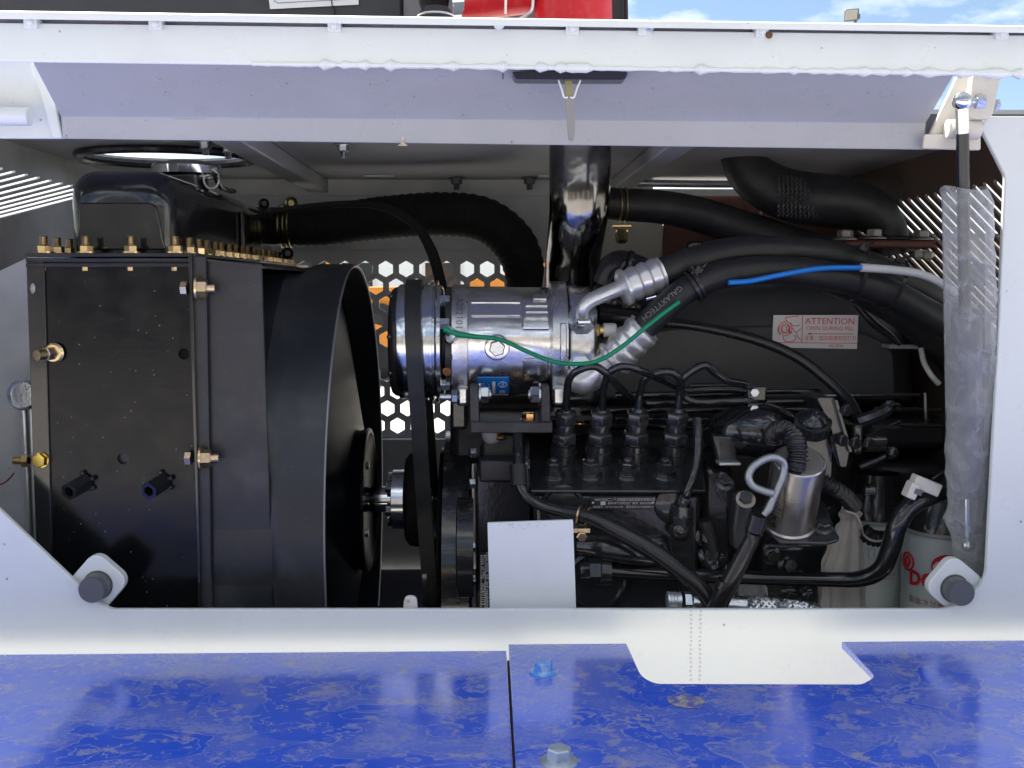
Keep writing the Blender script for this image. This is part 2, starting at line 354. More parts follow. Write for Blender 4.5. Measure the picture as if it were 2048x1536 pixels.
# bolt templates modelled along +Z, size = across-corner radius
TPL = {}
def bolt_mesh(kind, r, m):
    k = (kind, round(r, 4), m.name)
    if k in TPL: return TPL[k]
    b = MB()
    if kind == 'stud':        # washer, nut, threaded end
        b.cyl((0, 0, 0), (0, 0, r*.22), r*1.35, 20); b.hexp((0, 0, r*.22), (0, 0, 1), r*.9, r)
        b.lathe((0, 0, r), (0, 0, 1), [(i*r*.11, r*(.52 if i % 2 else .60)) for i in range(14)], 12)
    elif kind == 'flange':    # flanged hex head
        b.lathe((0, 0, 0), (0, 0, 1), [(0, r*1.5), (r*.12, r*1.5), (r*.35, r*1.05)], 24); b.hexp((0, 0, r*.25), (0, 0, 1), r*.95, r)
        b.cyl((0, 0, r*1.1), (0, 0, r*1.24), r*.55, 12)
    elif kind == 'head':
        b.hexp((0, 0, 0), (0, 0, 1), r*.8, r)
    elif kind == 'nut':
        b.cyl((0, 0, 0), (0, 0, r*.2), r*1.3, 20); b.hexp((0, 0, r*.2), (0, 0, 1), r*.95, r); b.cyl((0, 0, r), (0, 0, r*1.35), r*.5, 12)
    elif kind == 'nutlong':
        b.cyl((0, 0, 0), (0, 0, r*.16), r*1.5, 24); b.hexp((0, 0, r*.16), (0, 0, 1), r*.95, r)
        b.lathe((0, 0, r), (0, 0, 1), [(i*r*.12, r*(.50 if i % 2 else .56)) for i in range(10)], 14)
    elif kind == 'spacer':    # hollow hex standoff
        for i in range(6): pass
        n = 6; ro, ri, h = r, r*.6, r*3.0
        vs = [(q*math.cos(i*math.pi/3), q*math.sin(i*math.pi/3), z) for q, z in ((ro, 0), (ro, h), (ri, h), (ri, h*.3)) for i in range(6)]
        b.add(vs, [(j*6+i, j*6+(i+1) % 6, (j+1)*6+(i+1) % 6, (j+1)*6+i) for j in range(3) for i in range(6)]+[tuple(range(18, 24))])
        for q in range(5):
            a = q*1.3; b.sphere((r*1.05*math.cos(a), r*1.05*math.sin(a), r*.1), r*.32, 8, 5)
    TPL[k] = b.mesh(kind+'_bolt', m); return TPL[k]
# ============================================================ the setting
def flat(name, x0, x1, y0, y1, z, m):
    o = MB().add([(x0, y0, z), (x1, y0, z), (x1, y1, z), (x0, y1, z)], [(0, 1, 2, 3)]).build(name, m); return tag(o, None, None, kind='structure')
flat('ground', -400, 400, -400, 600, 0.0, CONC)

# ============================================================ white enclosure
ENC = thing('engine_enclosure', 'white steel engine bay enclosure with open window and perforated back', 'enclosure', (0, 0.92, 0))
FY = 0.92
def rounded(pts, rad, n=6):
    """round 2-D polygon corners; rad = list or number (px)"""
    o = []; m = len(pts)
    for i, p in enumerate(pts):
        r = rad[i] if isinstance(rad, (list, tuple)) else rad
        if r <= 0: o.append(p); continue
        a = Vector(pts[i-1]); b = Vector(p); c = Vector(pts[(i+1) % m]); u = (a-b).normalized(); v = (c-b).normalized()
        ang = u.angle(v); t = r/math.tan(ang/2); t = min(t, (a-b).length*.48, (c-b).length*.48)
        p0 = b+u*t; p1 = b+v*t
        for k in range(n+1):
            s = k/n; q = p0*(1-s)**2+b*2*s*(1-s)+p1*s*s; o.append((q.x, q.y))
    return o
outer = [(-420, 330), (-120, 330), (-120, 906), (188, 1200), (222, 1219), (1900, 1219), (1972, 1165), (1993, 760), (2011, 352), (1962, 255), (1975, 232), (2100, 232), (2700, 236), (2700, 1480), (-420, 1480)]
outer = rounded(outer, [0, 0, 60, 60, 40, 60, 60, 0, 30, 10, 8, 0, 0, 0, 0])
MB().prism([P(x, y, FY) for x, y in outer], (0, .006, 0)).build('front_panel', WHITE, ENC, bevel=.0012)
# weld line showing through on the sill
wb = MB()
for col, x0 in enumerate((1383, 1401)):
    for i in range(17):
        yy = 1222+i*8.6; p = P(x0+random.uniform(-1, 1)-(yy-1222)*.01, yy, FY-.0002)
        wb.lathe(p, (0, -1, 0), [(0, .0011), (.00035, .0008), (.0005, .0001)], 8)
weld_m = mat('weld_mark_paint', (0.60, 0.62, 0.66), .4)
tag(wb.build('weld_mark', weld_m, ENC), None, None, kind='stuff')
# corner lugs with pins
for k, (cx, cy, px, py, a) in enumerate(((194, 1166, 196, 1170, 41), (1912, 1172, 1909, 1177, 40))):
    q = rrect(0, 0, 92, 92, 24); ca, sa = math.cos(R(a)), math.sin(R(a))
    lug = MB().prism([P(cx+x*ca-y*sa, cy+x*sa+y*ca, FY+.008) for x, y in q], (0, .010, 0)).build('corner_lug', WHITE, ENC, bevel=.001)
    c = P(px, py, FY+.008); r = S(27, FY)
    MB().lathe(c+Vector((0, .004, 0)), (0, -1, 0), [(0, r*1.18), (.003, r*1.18), (.0045, r*1.1), (.0045, r), (.019, r), (.0205, r*.93)], 32).build('pin', GREYN, lug)
# small tab and upright plate on the sill
tp = rounded([(806, 1230), (808, 1193), (833, 1193), (836, 1230)], [0, 12, 12, 0])
MB().prism([P(x, y, FY+.012) for x, y in tp], (0, .005, 0)).build('sill_tab', mat('white_tab_paint', (.74, .73, .70), .4, dirt=((.35, .16, .05), 70, .55, .65, .8)), ENC, bevel=.0006)
up = [(975, 1046), (1146, 1040), (1153, 1240), (980, 1240)]
MB().prism([P(x, y, FY+.03) for x, y in up], (0, .004, 0)).build('upright_plate', CARD, ENC, bevel=.0004)

# roof, walls, back -- all inside faces
RZ = .157; XL, XR, YB = -.525, .53, 1.64
def roofhole(cx, cy, rx, ry, n=36): return [XZ(cx+rx*math.cos(2*math.pi*i/n), cy+ry*math.sin(2*math.pi*i/n), RZ) for i in range(n)]
hA = roofhole(-.385, 1.325, .098, .082)
sl = []
for (xa, xb, y) in ((727, 788, 352), (741, 799, 362.5), (1076, 1140, 352), (1078, 1150, 362.5)):
    a = G(xa, y, RZ); b = G(xb, y, RZ); sl.append([(a.x, a.y-.006, a.z), (b.x, a.y-.006, a.z), (b.x, a.y+.006, a.z), (a.x, a.y+.006, a.z)])
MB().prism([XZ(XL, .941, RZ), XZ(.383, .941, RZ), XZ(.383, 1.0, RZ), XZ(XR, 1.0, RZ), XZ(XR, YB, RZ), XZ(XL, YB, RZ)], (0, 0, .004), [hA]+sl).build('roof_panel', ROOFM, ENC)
MB().tube([XZ(-.385+.102*math.cos(2*math.pi*i/40), 1.325+.086*math.sin(2*math.pi*i/40), RZ-.003) for i in range(41)], .006, 10, smooth=False).build('rubber_edging', RUBG, ENC)
for x0, x1, zb in ((-.266, -.236, .137), (.184, .212, .139)):
    MB().box(XZ((x0+x1)/2, 1.28, (zb+RZ)/2), (x1-x0, .70, RZ-zb-.001)).build('roof_rib', ROOFM, ENC, bevel=.002)
for (px, py, kind) in ((687, 290, 1), (456, 292, 1), (411, 284, 1), (913, 356, 0), (1059, 356, 0)):
    p = G(px, py, RZ-.001); put('roof_bolt', bolt_mesh('nutlong', .0068 if kind else .0082, ZINC if kind else GREYN), ENC, p, (0, 0, -1))
# back beam and long bright gap on the right
MB().box(XZ(-.06, YB-.006, .145), (.62, .010, .024)).build('back_beam', GREYP, ENC, bevel=.001)
# hex grille wall : a tiling of hexagonal cells, some open
GY = YB
hp = S(40.2, GY)                       # horizontal pitch
rw = hp*math.sqrt(3)/2
def hx(c, r): return [c+Vector((r*math.sin(R(60*i)), 0, r*math.cos(R(60*i)))) for i in range(6)]
g = MB(); c0 = P(731, 538, GY)
def is_open(x, z):
    q = (x, z)
    top = P(0, 520, GY).z; zb = P(0, 632+35, GY).z
    if not (S(0, 1)-.52 < x < P(1222, 0, GY).x): return False
    zt = P(0, 528, GY).z; z1 = P(0, 870, GY).z
    if not (z1 < z < zt): return False
    if P(0, 738, GY).z < z < P(0, 676, GY).z: return False
    return True
for j in range(-2, 11):
    for i in range(-22, 24):
        c = c0+Vector(((i+(.5 if j % 2 else 0))*hp, 0, -j*rw*1.0))
        if not (XL-.02 < c.x < XR+.02): continue
        ro = hp/math.sqrt(3)
        O = hx(c, ro)
        if is_open(c.x, c.z+.003):
            I = hx(c, ro*.70)
            bk = [v+Vector((0, .003, 0)) for v in O+I]
            g.add(O+I+bk, [(k, (k+1) % 6, 6+(k+1) % 6, 6+k) for k in range(6)]+[(6+k, 6+(k+1) % 6, 18+(k+1) % 6, 18+k) for k in range(6)]+[(12+k, 18+k, 18+(k+1) % 6, 12+(k+1) % 6) for k in range(6)])
        else:
            g.add(O+[v+Vector((0, .003, 0)) for v in O], [tuple(range(6)), tuple(range(11, 5, -1))])
zt = max(v.z for v in g.v)-.02; zb_ = min(v.z for v in g.v)+.02
GRIL = mat('grille_grey_paint', (0.78, 0.80, 0.83), .45, bump=(60, .1))
g.build('hexagon_grille', GRIL, ENC, ang=20)
def wallq(x0, x1, z0, z1, y=GY, name='back_panel', m=GREYP, th=.004):
    return MB().prism([(x0, y, z0), (x1, y, z0), (x1, y, z1), (x0, y, z1)], (0, th, 0)).build(name, m, ENC)
zA = P(0, 372, GY).z; zB = P(0, 496, GY).z; zC = P(0, 878, GY).z
xg = P(1195, 400, GY).x
wallq(XL, xg, zB-.001, H+RZ, GY-.006)
wallq(xg, P(1330, 0, GY).x, H-.45, P(0, 392, GY).z, GY-.006, m=mat('cream_back_panel', (.62, .62, .58), .5, bump=(20, .1), dirt=((.5, .49, .45), 20, .5, .7, .4)))
wallq(P(1330, 0, GY).x+.001, XR, H-.45, P(0, 378, GY).z, GY-.008, m=REDBR)
wallq(xg, P(1500, 0, GY).x, P(0, 392, GY).z+.001, P(0, 377, GY).z, GY-.016, 'gap_rail', GREYP)
wallq(XL, P(990, 0, GY).x, H-.45, P(0, 905, GY).z, GY-.004)
wallq(XL, P(990, 0, GY).x, P(0, 905, GY).z+.001, zC, GY-.022, 'lower_rail', GREYP, .02)
# side walls with slanted slots
def sidewall(x, sg, slots, m, name, w_):
    pts = [(x, .926, H-.45), (x, YB, H-.45), (x, YB, H+RZ), (x, 1.0, H+RZ), (x, .926, H+.140)]
    holes = []
    for (ya, za, yb, zb) in slots:
        d = Vector((0, yb-ya, zb-za)).normalized(); nrm = Vector((0, -d.z, d.y))
        a = Vector((x, ya, za)); b = Vector((x, yb, zb)); h = []
        for c, s_ in ((a, 1), (b, -1)):
            for k in range(5):
                t = math.pi*(k/4-.5); h.append(c-d*s_*math.cos(t)*w_+nrm*s_*(-math.sin(t))*w_)
        holes.append(h)
    MB().prism(pts, (sg*.004, 0, 0), holes).build(name, m, ENC)
def onwall(px, py, x):
    d = RM @ Vector(((px-1024)/FPX, -(py-768)/FPX, -1.0)); t = (x-CL.x)/d.x; q = CL+d*t; return q.y, q.z
sl = []
for ex_ in (-45, -20, 5, 30, 55, 79, 103, 125, 145, 163, 180, 196):
    ey = 337+(ex_-5)*.243; dx = min(330, ex_+190)
    if dx < 40: continue
    a = onwall(ex_, ey, XL); b = onwall(ex_-dx, ey+.258*dx, XL); sl.append((*a, *b))
sidewall(XL, -1, sl, GREYP, 'left_side_panel', .0014)
sl = []
e_ = 1776-13.0*7
while e_ < 2120:
    ey = 407-(e_-1776)*.205; dx = min(300, 2150-e_)
    a = onwall(e_, ey, XR); b = onwall(e_+dx, ey+1.04*dx, XR)
    if dx > 30: sl.append((*a, *b))
    e_ += 13.4+max(0, (e_-1700))*.030
sidewall(XR, 1, sl, BROWN, 'right_side_panel', .0027)
MB().prism([P(x, y, 1.075) for x, y in ((-330, 590), (0, 541), (70, 508), (180, 508), (190, 1300), (-330, 1300))], (0, .003, 0)).build('baffle_panel', GREYP, ENC, bevel=.001)
flr = MB().box(XZ(0, 1.28, -.44), (1.05, .70, .006)).build('floor_panel', mat('dark_floor_paint', (.02, .022, .05), .5), ENC)

# ============================================================ blue walkway
lz = -.3117; rz = -.3062; YD = .896; XS = .0178
LD = MB().box(XZ((-1.3+XS)/2-.0008, (YD+.42)/2, lz-.003), (1.3+XS-.0016, YD-.42, .006)).build('walkway_plate', DECK, None, bevel=.0008, loc=(-.6, .6, H+lz))
tag(LD, 'blue steel walkway plate with dried puddle stains left of the seam', 'plate')
nd = [G(x, y, rz) for x, y in rounded([(1253, 1286), (1283, 1352), (1310, 1367), (1722, 1368), (1752, 1353), (1690, 1290)], [0, 40, 70, 30, 16, 0])]
nd = [Vector((v.x, min(v.y, YD), v.z)) for v in nd]
pts = [Vector((XS, YD, H+rz))]+[Vector((nd[0].x, YD, H+rz))]+nd[1:-1]+[Vector((nd[-1].x, YD, H+rz)), Vector((1.4, YD, H+rz)), Vector((1.4, .42, H+rz)), Vector((XS, .42, H+rz))]
RD = MB().prism([p-Vector((0, 0, .006)) for p in pts], (0, 0, .006)).build('walkway_plate', DECK, None, bevel=.0008, loc=(.6, .6, H+rz))
tag(RD, 'stained blue walkway plate with cut-out notch and two hex bolts', 'plate')
for (px, py, m, r) in ((1087, 1345, BOLTB, .0076), (1118, 1524, BOLTZ, .0082)):
    p = G(px, py, rz); put('deck_bolt', bolt_mesh('flange', r, m), RD, p, (0, 0, 1), .3)
SS = MB().box((XS, (YD+.42)/2, H+lz-.009), (.03, YD-.43, .004)).build('seam_strip', mat('grimy_seam', (.10, .085, .07), .8), RD)
q = []
cst = G(1372, 1402, rz+.0004)
for i in range(26):
    a = 2*math.pi*i/26; rr = .014*(1+.35*noise.noise(Vector((math.cos(a)*1.5, math.sin(a)*1.5, 3)))); q.append(cst+Vector((math.cos(a)*rr*1.0, math.sin(a)*rr*.85, 0)))
MB().prism(q, (0, 0, .0002)).build('mud_spot', mat('dried_mud', (.10, .12, .42), .6, bump=(300, .3), dirt=((.46, .42, .32), 110, .44, .58, .9)), RD)
sc_ = MB()
for i in range(16):
    x = random.choice((random.uniform(1015, 1060), random.uniform(1015, 1060), random.uniform(990, 1140))); y = 1047+abs(random.gauss(0, 7)); a = random.uniform(-.9, .9)
    p = P(x, y, FY+.0297); l_ = random.uniform(.0006, .0024); d = Vector((math.cos(a), 0, math.sin(a))); sc_.box(p, (l_, .0002, .00025), Matrix.Rotation(-a, 3, 'Y'))
tag(sc_.build('scuff_mark', mat('grey_scuff', (.30, .31, .35), .7), ENC), None, None, kind='stuff')
# ============================================================ raised door
DOOR = thing('raised_door', 'white bay door propped open over the engine, beaded weld along its beam', 'door', (0, .87, H+.2))
def strip(prof, x0=-900, x1=2950, close=False):
    """profile of (yLeft, yRight, Y) lines swept straight from far left to far right"""
    vs = []; 
    for (yl, yr, Y) in prof:
        a = P(0, yl, Y); b = P(2048, yr, Y); d = (b-a)/2048
        vs.append((a+d*x0, a+d*x1))
    n = len(vs); v = [q[0] for q in vs]+[q[1] for q in vs]
    f = [(i, (i+1) % n, n+(i+1) % n, n+i) for i in range(n)]+[tuple(range(n)), tuple(range(2*n-1, n-1, -1))]
    return MB().add(v, f)
strip([(23, 53, .853), (38, 66, .853), (36, 64, .885), (21, 51, .885)]).build('door_skin', WHITE, DOOR, bevel=.0008)
strip([(46, 71, .866), (80, 104, .864), (118, 146, .860), (124, 151, .8605), (124, 151, .875), (46, 71, .900)]).build('door_beam', WHITE, DOOR, bevel=.0012, ang=60)
strip([(36, 62, .878), (48, 74, .880), (48, 74, .90), (36, 62, .90)]).build('gap_shade_strip', mat('gap_shade', (.35, .34, .42), .5), DOOR)  # strip coloured dark to stand in for the shade in the gap
x0 = 52; x1 = 1925
def strip2(prof, m, name, **k): return strip(prof, x0, x1).build(name, m, DOOR, **k)
# inner skin slopes back and down to the lip
vs = []
def pl(x, yl, yr, Y): return P(x, yl+(yr-yl)*x/2048, Y)
XLd, XRd = P(60, 130, .872).x, P(1914, 150, .872).x
def qx(X, yl, yr, Y):
    a = P(0, yl, Y); b = P(2048, yr, Y); t = (X-a.x)/(b.x-a.x); return a+(b-a)*t
pr = [(122, 150, .876), (232, 247, .930), (276, 302, .932), (276, 302, .938), (228, 243, .938), (118, 146, .884)]
v = [qx(XLd, *q) for q in pr]+[qx(XRd, *q) for q in pr]; n = 6
DIN = mat('shaded_door_paint', (.40, .415, .44), .30, bump=(30, .10, .002), dirt=((.5, .5, .54), 10, .5, .75, .4), spots=((.12, .12, .13), 75, .085, .8), rvar=.06)  # the door's white, darkened in the colour for its shaded underside
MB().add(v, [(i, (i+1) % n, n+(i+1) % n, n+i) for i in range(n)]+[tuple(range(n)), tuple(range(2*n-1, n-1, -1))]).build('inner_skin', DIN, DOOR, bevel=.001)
# weld bead
b = MB(); pts = []; rs = []
xx = 505
while xx < 2130:
    ph = random.random(); y = 124+(151-124)*xx/2048-3
    pts.append(P(xx, y, .8605)); rs.append(.0014+.0010*random.random()+(.0026*random.random() if random.random() < .40 else 0)); xx += random.uniform(9, 18)
b.tube(pts, rs, 10, 4).build('weld_bead', WHITE, DOOR)
b = MB()
for xx in (310, 668, 1145, 1290, 1525, 2005, 60):
    p = P(xx, 44+(68-44)*xx/2048+1, .862); b.sphere(p, .0032, 8, 6); b.box(p+Vector((0, .006, 0)), (.010, .012, .008))
b.build('weld_tack', WHITE, DOOR)
p = P(1538, 70, .8615); MB().lathe(p, (0, -1, 0), [(0, .0030), (.0004, .0024), (.0006, .001)], 10).build('rust_chip', mat('rust_chip', (.16, .06, .03), .8), DOOR)
p = P(806, 292, .9315); MB().add([p+Vector((-.005, -.0004, 0)), p+Vector((.004, -.0004, 0)), p+Vector((.0025, -.0004, .002)), p+Vector((.0012, -.0004, .0025)), p+Vector((.0005, -.0004, .008)), p+Vector((-.001, -.0004, .0075)), p+Vector((-.0012, -.0004, .003)), p+Vector((-.003, -.0004, .0015))], [(0, 1, 2, 3, 4, 5, 6, 7)]).build('rust_stain', mat('rust_stain', (.45, .34, .20), .8, dirt=((.62, .60, .58), 200, .45, .55, 1)), DOOR)
# latch
box = rounded([(1024, 143), (1256, 143), (1252, 159), (1030, 158)], [3, 4, 10, 10])
lt = MB().prism([P(x, y, .860) for x, y in box], (0, .02, 0)).build('latch_housing', mat('navy_latch_paint', (.004, .006, .022), .2), DOOR, bevel=.0008)
MB().prism([P(x, y, .868) for x, y in ((1130, 158), (1144, 158), (1147, 205), (1132, 202))], (0, .003, 0)).build('latch_bar', mat('olive_brass', (.35, .33, .2), .4, .8), lt)
MB().prism([P(x, y, .866) for x, y in rounded([(1130, 196), (1150, 196), (1150, 268), (1147, 280), (1138, 280), (1136, 268)], [3, 3, 0, 5, 5, 0])], (0, .003, 0)).build('latch_tongue', mat('worn_zinc_tongue', (.30, .30, .31), .45, .6), lt, bevel=.0004)
for pts in (((1116, 157), (1124, 180), (1128, 194), (1136, 195)), ((1162, 157), (1154, 176), (1148, 194), (1140, 195))):
    MB().tube([P(x, y, .866) for x, y in pts], .0009, 8).build('latch_spring', ALUM, lt)
MB().box(P(1006, 149, .868), (.0015, .002, .007)).build('latch_pin', GREYN, lt)
# end brackets with hinge tubes
def plate(pts, Y, th, m, name, parent, bevel=.001, rr=0):
    if rr: pts = rounded(pts, rr)
    return MB().prism([P(x, y, Y) for x, y in pts], (0, th, 0)).build(name, m, parent, bevel=bevel)
br = plate([(1915, 152), (1962, 152), (1955, 300), (1848, 297)], .925, .006, WHITE2, 'end_bracket', DOOR)
plate([(1850, 268), (1962, 268), (1962, 300), (1846, 297)], .920, .004, WHITE2, 'end_foot', DOOR, rr=4)
plate([(1946, 152), (2004, 152), (1998, 170), (1984, 238), (1944, 238), (1938, 226)], .905, .010, WHITE2, 'stud_lug', DOOR, rr=[0, 3, 3, 16, 10, 6])
MB().cyl(P(1893, 258, .915), P(1958, 260, .915), S(19, .915), 24).build('hinge_tube', WHITE2, DOOR, bevel=.001)
br2 = plate([(-700, 118), (62, 122), (126, 277), (-700, 274)], .940, .006, WHITE, 'end_bracket', DOOR)
MB().prism([P(x, y, .934) for x, y in ((62, 126), (90, 126), (126, 277), (104, 277))], (0, .005, 0)).build('end_gusset', WHITE, DOOR, bevel=.0015)
MB().cyl(P(-120, 232, .925), P(60, 233, .925), S(18, .925), 24).build('hinge_tube', WHITE, DOOR, bevel=.001)
# ============================================================ gas strut and film sleeve
ST = thing('gas_strut', 'black gas strut with chrome ball socket propping the raised door', 'strut', P(1935, 1100, .965))
top = P(1924, 203, .898); bot = P(1936, 1090, .958)
ax = bot-top; LN = ax.length; axn = ax.normalized()
MB().sphere(top, S(19, .9), 24, 14).build('ball_socket', CHROM, ST)
MB().cyl(top+axn*.004, top+axn*S(62, .9), S(13, .9), 20).build('socket_shank', CHROM, ST)
MB().cyl(top+axn*S(62, .9), top+axn*S(430, .93), S(12.5, .9), 20).build('piston_rod', STRB, ST)
MB().cyl(top+axn*S(415, .93), top+axn*S(800, .93), S(31, .93), 24).build('cylinder', STRC, ST)
MB().cyl(top+axn*S(800, .93), bot, S(9, .93), 14).build('lower_shank', CHROM, ST)
MB().sphere(bot, S(15, .95), 20, 12).build('lower_ball', CHROM, ST)
MB().cyl(P(1940, 203, .902), P(1955, 204, .904), S(8, .9), 12).build('ball_stud', ZINC, ST)
MB().hexp(P(1950, 204, .904), (1, 0, 0), S(18, .9), S(15, .9)).build('stud_nut', ZINC, ST)
MB().hexp(P(1990, 210, .912), (1, 0, 0), S(8, .9), S(12, .9)).build('lock_nut', ZINC, ST)
# sleeve: crumpled translucent film
cs = [(378, 1925, 46), (400, 1940, 45), (460, 1944, 45), (560, 1944, 47), (640, 1944, 48), (760, 1943, 48), (860, 1942, 49), (950, 1940, 50), (985, 1945, 46), (1040, 1940, 50), (1080, 1944, 40), (1140, 1943, 38), (1185, 1945, 34)]
vs = []; nr = 18; rows = 56
for j in range(rows):
    yy = 378+(1185-378)*j/(rows-1)
    for i in range(len(cs)-1):
        if cs[i][0] <= yy <= cs[i+1][0]: break
    u = (yy-cs[i][0])/(cs[i+1][0]-cs[i][0]); cx = cs[i][1]*(1-u)+cs[i+1][1]*u; rr = cs[i][2]*(1-u)+cs[i+1][2]*u
    Y = .898+.060*(yy-203)/887; c = P(cx, yy, Y); sx_ = P(1924+12*(yy-203)/887, yy, Y).x-c.x
    for k in range(nr):
        th = 2*math.pi*k/nr; ra = S(rr, Y)
        q = Vector((math.cos(th)*ra, math.sin(th)*ra*.80, 0))
        nn = noise.noise(Vector((math.cos(th)*1.4, math.sin(th)*1.4, yy*.012)))*.30+abs(noise.noise(Vector((math.cos(th)*3, math.sin(th)*3, yy*.035))))*-.34+random.uniform(-.05, .05)
        edge = 6*math.sin(th*2+1) if j == 0 else 0
        q = q*(1+nn*.45); q.y *= 1.08; qq = q-Vector((sx_, 0, 0)); rm = .0172 if yy < 1005 else .004
        if qq.length < rm: q = Vector((sx_, 0, 0))+qq*(rm/max(qq.length, 1e-5))
        vs.append(c+q+Vector((0, 0, S(edge, Y))))
fs = [(j*nr+i, j*nr+(i+1) % nr, (j+1)*nr+(i+1) % nr, (j+1)*nr+i) for j in range(rows-1) for i in range(nr)]
SL = MB().add(vs, fs).build('plastic_sleeve', FILM, None, ang=9, loc=P(1940, 1150, .95))
tag(SL, 'crumpled clear plastic sleeve wrapped round the gas strut', 'plastic film')
# ============================================================ radiator
RAD = thing('radiator', 'large black radiator with ribbed bolt rows and gold nuts left of the engine', 'radiator', P(230, 1218, 1.0))
def pp(pts, Y): return [P(x, y, Y) for x, y in pts]
def prismp(pts, Y, th, m, name, parent, bevel=.0, holes=(), **k):
    return MB().prism(pp(pts, Y), (0, th, 0), [pp(h, Y) for h in holes]).build(name, m, parent, bevel=bevel, **k)
holes = [ell(368, 708, 11, 11, 20), ell(246, 917, 11.5, 11.5, 20)]
prismp([(86, 520), (380, 520), (400, 1260), (106, 1260)], .975, .004, BLKS, 'side_plate', RAD, 0, holes)
MB().cyl(P(368, 708, .9795), P(368, 708, .9795)+Vector((0, .002, 0)), .012, 16).build('hole_backing', RUBM, RAD)
MB().cyl(P(246, 917, .9795), P(246, 917, .9795)+Vector((0, .002, 0)), .012, 16).build('hole_backing', SHRD, RAD)
prismp([(52, 522), (88, 520), (108, 1260), (78, 1260)], .9725, .003, BLKG, 'edge_flange', RAD, .0008, [ell(64, 577, 6, 11, 16)])
prismp([(57, 560), (70, 560), (72, 600), (58, 600)], .977, .002, GREYP, 'slot_backing', RAD)
prismp([(377, 512), (412, 512), (425, 1260), (399, 1260)], .970, .003, SHRD, 'centre_flange', RAD, .0012)
prismp([(376, 506), (383, 506), (404, 1260), (398, 1260)], .9655, .010, BLKG, 'flange_lip', RAD, .0006)
# top flange plates run right back
zt = P(0, 505, .968).z; xl = P(48, 510, .968).x; xr = P(388, 510, .968).x
for k, (dz, ins) in enumerate(((0, 0), (-.0045, .0005), (-.009, 0))):
    MB().box(((xl+xr)/2, 1.275, zt+dz-.002), (xr-xl-ins, .610, .0034)).build('top_flange', BLKG, RAD, bevel=.0007)
# sloping right flange above shroud
core = MB().box(((xl+xr)/2, 1.275, H-.20), (xr-xl-.02, .57, .44)).build('core_block', RUBM, RAD)
# bolt rows
sp = .0305; r = .0063
for px in (88, 173, 263, 351):
    p = P(px, 504, .985); p.z = zt; put('flange_bolt', bolt_mesh('stud', r, GOLD), RAD, p, (0, 0, 1), random.random())
    q = P(px, 518, .980); q.z = zt-.0115; put('flange_bolt', bolt_mesh('head', r, GOLD), RAD, q, (0, 0, -1), random.random())
xx = P(351, 500, .985).x; x2 = P(88, 500, .985).x
for i in range(1, 19):
    put('flange_bolt', bolt_mesh('stud', r, GOLD), RAD, (xx+.004+random.uniform(-.001, .001), .985+i*sp, zt), (0, 0, 1), random.random())
    if i < 14: put('flange_bolt', bolt_mesh('stud', r, GOLD), RAD, (x2, .985+i*sp, zt), (0, 0, 1), random.random())
# top tank: rounded box, slightly tapering with raised front pad
a = P(137, 500, 1.01); b = P(346, 340, 1.01)
tk = MB()
def rb(cx, cz, wx, wz, r_, Y, n=7): return [Vector((cx+x, Y, cz+z)) for x, z in rrect(0, 0, wx, wz, r_, n)]
cx, cz, wx, wz = (a.x+b.x)/2, (a.z+b.z)/2-.012, b.x-a.x, b.z-a.z+.024
rings = []
for (Y, s, e) in ((1.006, .024, 0), (1.008, .012, 0), (1.014, .005, 0), (1.024, 0, 0), (1.30, 0, 0), (1.46, .002, .0), (1.52, .012, .0)):
    ws, hs = wx-2*s, wz-2*s; rings.append(rb(cx, cz, ws, hs, min(.024, ws/2-.001), Y))
n = len(rings[0]); vs = [p for rg in rings for p in rg]
tk.add(vs, [(j*n+i, j*n+(i+1) % n, (j+1)*n+(i+1) % n, (j+1)*n+i) for j in range(len(rings)-1) for i in range(n)]+[tuple(range(n)), tuple(range((len(rings)-1)*n, len(rings)*n))])
TK = tk.build('top_tank', BLKG, RAD, ang=50)
prismp(rounded([(158, 405), (312, 405), (330, 500), (156, 500)], [5, 22, 0, 0]), 1.0035, .004, BLKG, 'tank_pad', TK, .0015)
# side rib of the tank, cap and neck
MB().box((b.x+.003, 1.28, cz-.01), (.006, .015, wz*.8)).build('tank_rib', BLKG, TK, bevel=.002)
c = P(374, 350, 1.16)
MB().lathe(c+Vector((0, 0, -.010)), (0, 0, 1), [(-.02, .022), (.010, .022)], 28).build('filler_neck', BLKG, TK)
CAP = MB().lathe(c+Vector((0, 0, -.002)), (0, 0, 1), [(0, .033), (.002, .036), (.010, .036), (.013, .033), (.0135, .022), (.016, .020), (.017, .001)], 36).build('filler_cap', CHROM, TK)
MB().box(c+Vector((.026, -.012, .001)), (.020, .010, .014)).build('cap_lever', CHROM, TK, bevel=.002)
MB().tube([c+Vector((.030+.008*math.cos(t*.5), -.018, -.006+.010*math.sin(t*.5))) for t in range(14)], .0012, 6, smooth=False).build('cap_ring', ALUM, TK)
MB().prism([(b.x-.022, 1.04, cz+wz/2+.0004), (b.x-.004, 1.04, cz+wz/2-.006), (b.x-.004, 1.11, cz+wz/2-.006), (b.x-.022, 1.11, cz+wz/2+.0004)], (.0004, 0, .0006)).build('tank_label', PAPER, TK)
MB().tube([P(430, 350, 1.14), P(440, 372, 1.16), P(455, 380, 1.2), P(468, 382, 1.25)], .003, 8).build('drain_hose', RUBG, TK)
# outlet stub to the hose
MB().cyl(P(500, 452, 1.50), P(590, 452, 1.50), S(37, 1.5), 24).build('outlet_stub', RUBG, RAD, bevel=.001)
